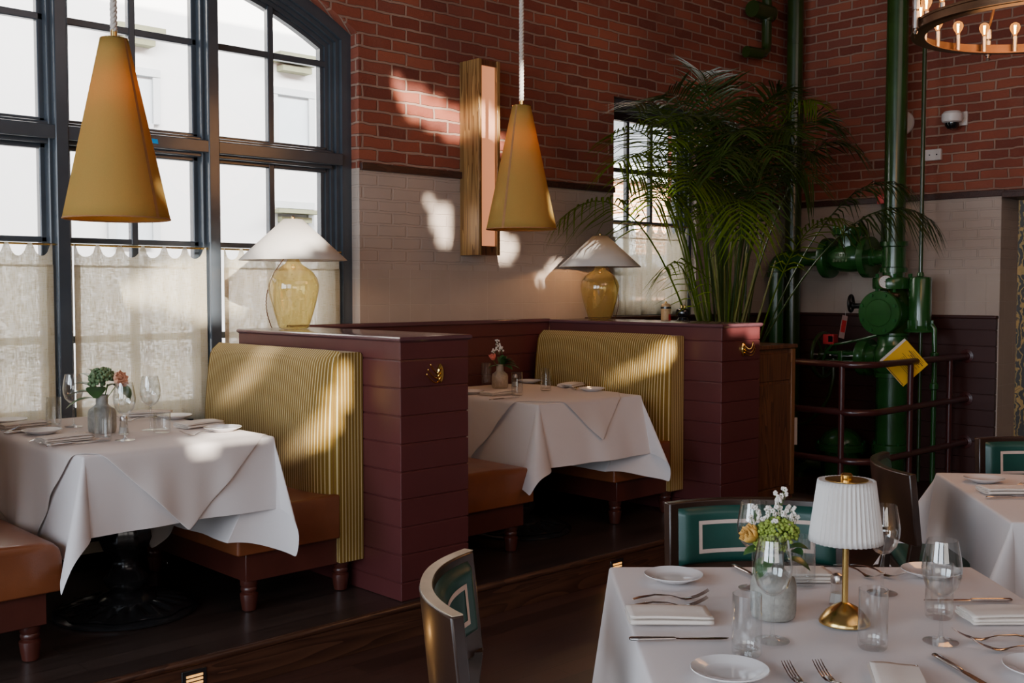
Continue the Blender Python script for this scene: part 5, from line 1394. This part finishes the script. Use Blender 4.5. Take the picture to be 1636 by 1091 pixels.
# ------------------------------------------------------------------ booth by the arched window
TT = TZ + .003
aX = 0.0
g1 = 'tableware in the arched window booth'
for p, l in (((1.793, 5.334, 0.947), 'side plate at the picture edge on the arched window booth table'), ((1.765, 4.841, 0.947), 'side plate beside the nearest napkin in the arched window booth'),
             ((2.385, 4.381, 0.947), 'side plate by the striped banquette in the arched window booth'), ((2.441, 4.957, 0.947), 'side plate near the curtain in the arched window booth')):
    put(PLT, p, 0, l, 'plate', 'side plates in the arched window booth')
for q, p, rz, l in ((NP, (1.786, 5.117, 0.947), .02, 'folded napkin at the left end of the arched window booth table'), (NP, (1.749, 4.546, 0.947), .02, 'folded napkin nearest the front edge of the arched window booth table'),
                    (NP2, (2.388, 4.607, 0.947), PI + .2, 'crumpled edge napkin beside the plate by the striped banquette'), (NP2, (2.416, 5.162, 0.947), PI - .5, 'napkin near the curtain in the arched window booth')):
    put(q, p, rz, l, 'napkin', 'napkins in the arched window booth')
for p, rz, l in (((1.637, 4.934, 0.947), .0, 'table knife before the napkin at the left end of the arched window booth table'), ((1.629, 4.424, 0.947), .0, 'table knife along the front edge of the arched window booth table')):
    put(KN, p, rz, l, 'knife', 'knives in the arched window booth')
for p, rz, l in (((1.54, 5.017, 0.948), .04, 'fork with tines showing beyond the napkin at the left end of the booth table'), ((1.628, 4.612, 0.948), .05, 'fork tines up beyond the nearest napkin in the arched window booth, nearer the plate'),
                 ((1.638, 4.528, 0.948), .05, 'fork tines up beyond the nearest napkin in the arched window booth, nearer the tumbler'),
                 ((2.358, 4.353, 0.948), PI + .12, 'fork beside the plate by the striped banquette'), ((2.386, 4.998, 0.948), PI - .2, 'fork by the napkin near the curtain in the arched window booth')):
    put(FK, p, rz, l, 'fork', 'forks in the arched window booth')
for p, l in (((1.96, 4.982, 0.947), 'wine glass in front of the dark window post'), ((1.94, 4.39, 0.947), 'wine glass nearest the front edge in the arched window booth'), ((2.167, 4.633, 0.947), 'wine glass right of the flowers before the middle curtain')):
    put(WG, p, 0, l, 'wine glass', 'wine glasses in the arched window booth')
for p, l in (((1.885, 5.023, 0.947), 'tumbler left of the flowers in the arched window booth'), ((1.87, 4.444, 0.947), 'tumbler in front of the vase in the arched window booth')):
    put(TB, p, 0, l, 'tumbler', 'tumblers in the arched window booth')
low = tumbler(.088, .038); place(low, (2.165, 4.518, 0.947), 0, 'low tumbler beside the napkin in the arched window booth', 'tumblers in the arched window booth', None, 'tumbler')
put(SH, (2.016, 4.574, 0.947), .3, 'salt shaker behind the front wine glass in the arched window booth', 'salt shaker', 'salt shakers')
vp = (1.974, 4.699, 0.947)
vase(vp, 'grey speckled stoneware vase in the arched window booth', 'grey_stone', .060, .120, .026, .165)
t = thing('flower_bouquet', 'bouquet of grey green florets and a peach rose in the arched window booth', 'flowers', (vp[0], vp[1], vp[2] + .155))
m = MB(); cluster(m, fl(.005, 0, .085), .055, .0075, 190, 11, .85); cluster(m, fl(-.02, 0, .06), .035, .007, 60, 12); m.build('green_florets', M['floret_dark'], t, smooth=60)
m = MB(); bloom(m, fl(.078, .012, .078), .042, 6, 5, fl(.9, .45, .35), .75); m.build('peach_rose', M['rosepeach'], t, smooth=60, solid=.0008)
m = MB()
for b, d, l, w in ((fl(-.02, .02, .02), fl(-1, .1, .1), .13, .024), (fl(-.03, .01, .04), fl(-1, .1, .5), .10, .022), (fl(-.03, 0, .06), fl(-.9, 0, .9), .10, .022), (fl(-.02, 0, .07), fl(-.6, .1, 1.2), .09, .022),
                   (fl(-.01, .04, .0), fl(.25, .6, .75), .11, .030), (fl(.01, .02, .06), fl(.1, .3, 1.2), .09, .02), (fl(.06, .02, .06), fl(.75, .3, -.35), .10, .028), (fl(.03, .0, .05), fl(.8, .1, .2), .07, .022), (fl(-.02, .03, .0), fl(-.9, .5, -.1), .12, .018)):
    leafm(m, b, d, (0, 0, 1), l, w)
m.build('leaves', M['foliage'], t, smooth=60)
m = MB()
for k in range(6): m.tube([fl(.008 * math.cos(k), .008 * math.sin(k), -.12), fl(.012 * math.cos(k * 2), .012 * math.sin(k * 2), .0), fl(.03 * math.cos(k * 2.2), .03 * math.sin(k * 2.2), .06)], .0022, 6)
m.tube([fl(.01, 0, -.02), fl(.05, .01, .03), fl(.075, .012, .065)], .002, 6)
m.build('stems', M['petiole'], t)

# ------------------------------------------------------------------ booth below the sconce
for p, l in (((4.99, 4.532, 0.947), 'side plate by the striped banquette in the booth below the sconce'), ((5.121, 5.215, 0.947), 'side plate behind the tumblers in the booth below the sconce'), ((4.326, 4.913, 0.947), 'side plate half hidden by the partition in the booth below the sconce')):
    put(PLT, p, 0, l, 'plate', 'side plates in the booth below the sconce')
put(NP, (4.394, 4.742, 0.947), .05, 'folded napkin in front of the buff vase in the booth below the sconce', 'napkin', 'napkins in the booth below the sconce')
put(NP2, (5.118, 4.829, 0.947), PI + .35, 'rolled napkin before the striped banquette in the booth below the sconce', 'napkin', 'napkins in the booth below the sconce')
put(KN, (4.135, 4.536, 0.947), -.02, 'table knife in front of the napkin in the booth below the sconce', 'knife', None)
put(FK, (5.155, 4.809, 0.948), PI + .28, 'fork beside the rolled napkin in the booth below the sconce', 'fork', 'forks in the booth below the sconce')
put(FK, (5.092, 4.685, 0.948), PI + .30, 'fork between the rolled napkin and the plate in the booth below the sconce', 'fork', 'forks in the booth below the sconce')
for p, l in (((4.449, 4.637, 0.947), 'tumbler beside the buff vase in the booth below the sconce'), ((4.799, 4.743, 0.947), 'tumbler standing alone in the middle of the booth table below the sconce'), ((4.861, 5.362, 0.947), 'tumbler behind the buff vase in the booth below the sconce')):
    put(TB, p, 0, l, 'tumbler', 'tumblers in the booth below the sconce')
put(SH, (4.84, 5.062, 0.947), .1, 'salt shaker seen through a tumbler in the booth below the sconce', 'salt shaker', 'salt shakers')
vp = (4.708, 5.065, 0.947)
vase(vp, 'buff speckled stoneware vase in the booth below the sconce', 'buff_stone', .052, .105, .024, .150)
t = thing('flower_bouquet', 'small bouquet with a coral tulip and white sprig in the booth below the sconce', 'flowers', (vp[0], vp[1], vp[2] + .14))
m = MB()
for k in range(16):
    a = k * .85; leafm(m, fl(.015, 0, .0), fl(.55 + .55 * math.cos(a), .5 * math.sin(a), .7 + .35 * math.sin(a * 1.7)), (0, 0, 1), .10, .014)
leafm(m, fl(.0, .01, .0), fl(-1, .2, .05), (0, 0, 1), .08, .016); leafm(m, fl(.02, .01, .0), fl(1, .2, .12), (0, 0, 1), .11, .018); leafm(m, fl(.02, .02, .0), fl(.6, .5, .0), (0, 0, 1), .08, .016)
m.build('leaves', M['foliage'], t, smooth=60)
m = MB(); bloom(m, fl(-.044, .02, .052), .034, 3, 8, fl(-.25, .25, 1), .15); m.build('coral_tulip', M['tulip'], t, smooth=60, solid=.0008)
m, g = MB(), MB(); waxflowers(m, g, [fl(*p) for p in ((-.02, 0, .16), (-.015, 0, .14), (.0, 0, .12), (-.03, 0, .11), (.015, 0, .11), (-.005, 0, .10), (-.04, .01, .10))], 9)
m.build('white_sprig', M['blossom'], t, smooth=60); g.build('sprig_stems', M['petiole'], t, smooth=60)
m = MB()
for k in range(5): m.tube([fl(.006 * math.cos(k), .006 * math.sin(k), -.10), fl(.01 * math.cos(k * 2), .01 * math.sin(k * 2), .0), fl(.02 * math.cos(k * 2.2), .02 * math.sin(k * 2.2), .06)], .002, 6)
m.tube([fl(0, 0, -.02), fl(-.03, .012, .02), fl(-.044, .02, .045)], .002, 6)
m.build('stems', M['petiole'], t)

# ================================================================== LIGHT
def lamp(name, typ, loc, energy, color, **k):
    d = bpy.data.lights.new(name, typ); d.energy = energy; d.color = color
    for a, b in k.items():
        if a not in ('aim', 'rot'): setattr(d, a, b)
    o = bpy.data.objects.new(name, d); COL.objects.link(o); o.location = loc
    if 'aim' in k: o.rotation_euler = (V(k['aim']) - V(loc)).to_track_quat('-Z', 'Y').to_euler()
    return o
sd = V((.25, 1, -.38)).normalized()
s = lamp('low_sun', 'SUN', (0, -8, 6), 22.0, (1.0, .93, .82), angle=math.radians(.6)); s.rotation_euler = sd.to_track_quat('-Z', 'Y').to_euler()
lamp('facade_fill', 'AREA', (4.2, 6.1, 6.6), 3000, (1, .99, .97), shape='RECTANGLE', size=14, size_y=1.2, aim=(4.2, 11, 2.6))  # unseen lamp added above the window to brighten the white facade
lamp('facade_fill', 'AREA', (17, 6.4, 7.5), 2600, (1, .97, .93), shape='RECTANGLE', size=10, size_y=1.2, aim=(17, 13, 2.4))  # second unseen lamp, added for the brick facade
lamp('side_window_light', 'AREA', (-4.3, 3.0, 2.3), 300, (.74, .86, 1.0), shape='RECTANGLE', size=3.2, size_y=2.8, aim=(4, 2.4, 1.2))
lamp('side_window_light', 'AREA', (-4.3, -1.0, 2.3), 170, (.78, .88, 1.0), shape='RECTANGLE', size=3.2, size_y=2.8, aim=(4, 1.6, .8))
lamp('hall_fill', 'AREA', (3.2, -2.6, 4.8), 64, (1.0, .76, .68), shape='RECTANGLE', size=7, size_y=2.5, aim=(4.2, 4.5, 1.4))
lamp('low_front_fill', 'AREA', (-.6, -2.4, 1.5), 30, (1.0, .93, .86), shape='RECTANGLE', size=2.5, size_y=1.2, aim=(2.3, 4.8, .2))
def warm(loc, e, c=(1.0, .52, .20), r=.03): lamp('warm_bulb_light', 'POINT', loc, e, c, shadow_soft_size=r)
for p in (pA, pB): warm((p.location[0], p.location[1], p.location[2] + .52), 13.0, (1.0, .46, .14), r=.035)
for p in ((3.185, 5.06), (5.715, 5.115)): warm((p[0], p[1], 1.3655 + .44), 14.0, (1.0, .56, .24), .03)
warm((CH.x, CH.y, CH.z + .10), 42, (1.0, .46, .17), .45)
for x in (1.95, 4.425): lamp('step_light_glow', 'AREA', (x, 3.815, .08), .55, (1, .5, .15), shape='RECTANGLE', size=.07, size_y=.04, aim=(x, 3.4, 0))
w = bpy.data.worlds.new('sky'); SC.world = w; w.use_nodes = True
nt = w.node_tree; nt.nodes.clear()
bg = nt.nodes.new('ShaderNodeBackground'); wo = nt.nodes.new('ShaderNodeOutputWorld'); tc = nt.nodes.new('ShaderNodeTexCoord')
sp = nt.nodes.new('ShaderNodeSeparateXYZ'); rp_ = nt.nodes.new('ShaderNodeValToRGB')
nt.links.new(tc.outputs['Generated'], sp.inputs[0]); nt.links.new(sp.outputs['Z'], rp_.inputs['Fac']); nt.links.new(rp_.outputs[0], bg.inputs[0]); nt.links.new(bg.outputs[0], wo.inputs[0])
rp_.color_ramp.elements[0].position = .0; rp_.color_ramp.elements[0].color = (.95, .95, .93, 1); rp_.color_ramp.elements[1].position = .7; rp_.color_ramp.elements[1].color = (.38, .60, 1.0, 1)
bg.inputs[1].default_value = 1.9

# ================================================================== CAMERA
cam = bpy.data.cameras.new('camera'); co = bpy.data.objects.new('camera', cam); COL.objects.link(co)
cam.sensor_fit = 'HORIZONTAL'; cam.sensor_width = 36; cam.lens = 1735 / 1636 * 36; cam.clip_start = .05; cam.clip_end = 200
yaw = math.radians(46.45); pit = math.atan(84 / 1735)
Fw = V((math.cos(yaw) * math.cos(pit), math.sin(yaw) * math.cos(pit), -math.sin(pit)))
Rt = V((math.sin(yaw), -math.cos(yaw), 0)); Up = Rt.cross(Fw)
mm = Matrix((Rt, Up, -Fw)).transposed().to_4x4(); mm.translation = (0, 0, 1.58)
co.matrix_world = mm
SC.camera = co
SC.cycles.max_bounces = 9; SC.cycles.diffuse_bounces = 4; SC.cycles.glossy_bounces = 4; SC.cycles.transmission_bounces = 6; SC.cycles.transparent_max_bounces = 24
SC.cycles.sample_clamp_indirect = 4.0; SC.cycles.caustics_reflective = False; SC.cycles.caustics_refractive = False
SC.view_settings.view_transform = 'AgX'; SC.view_settings.look = 'AgX - Base Contrast'; SC.view_settings.exposure = 0.0
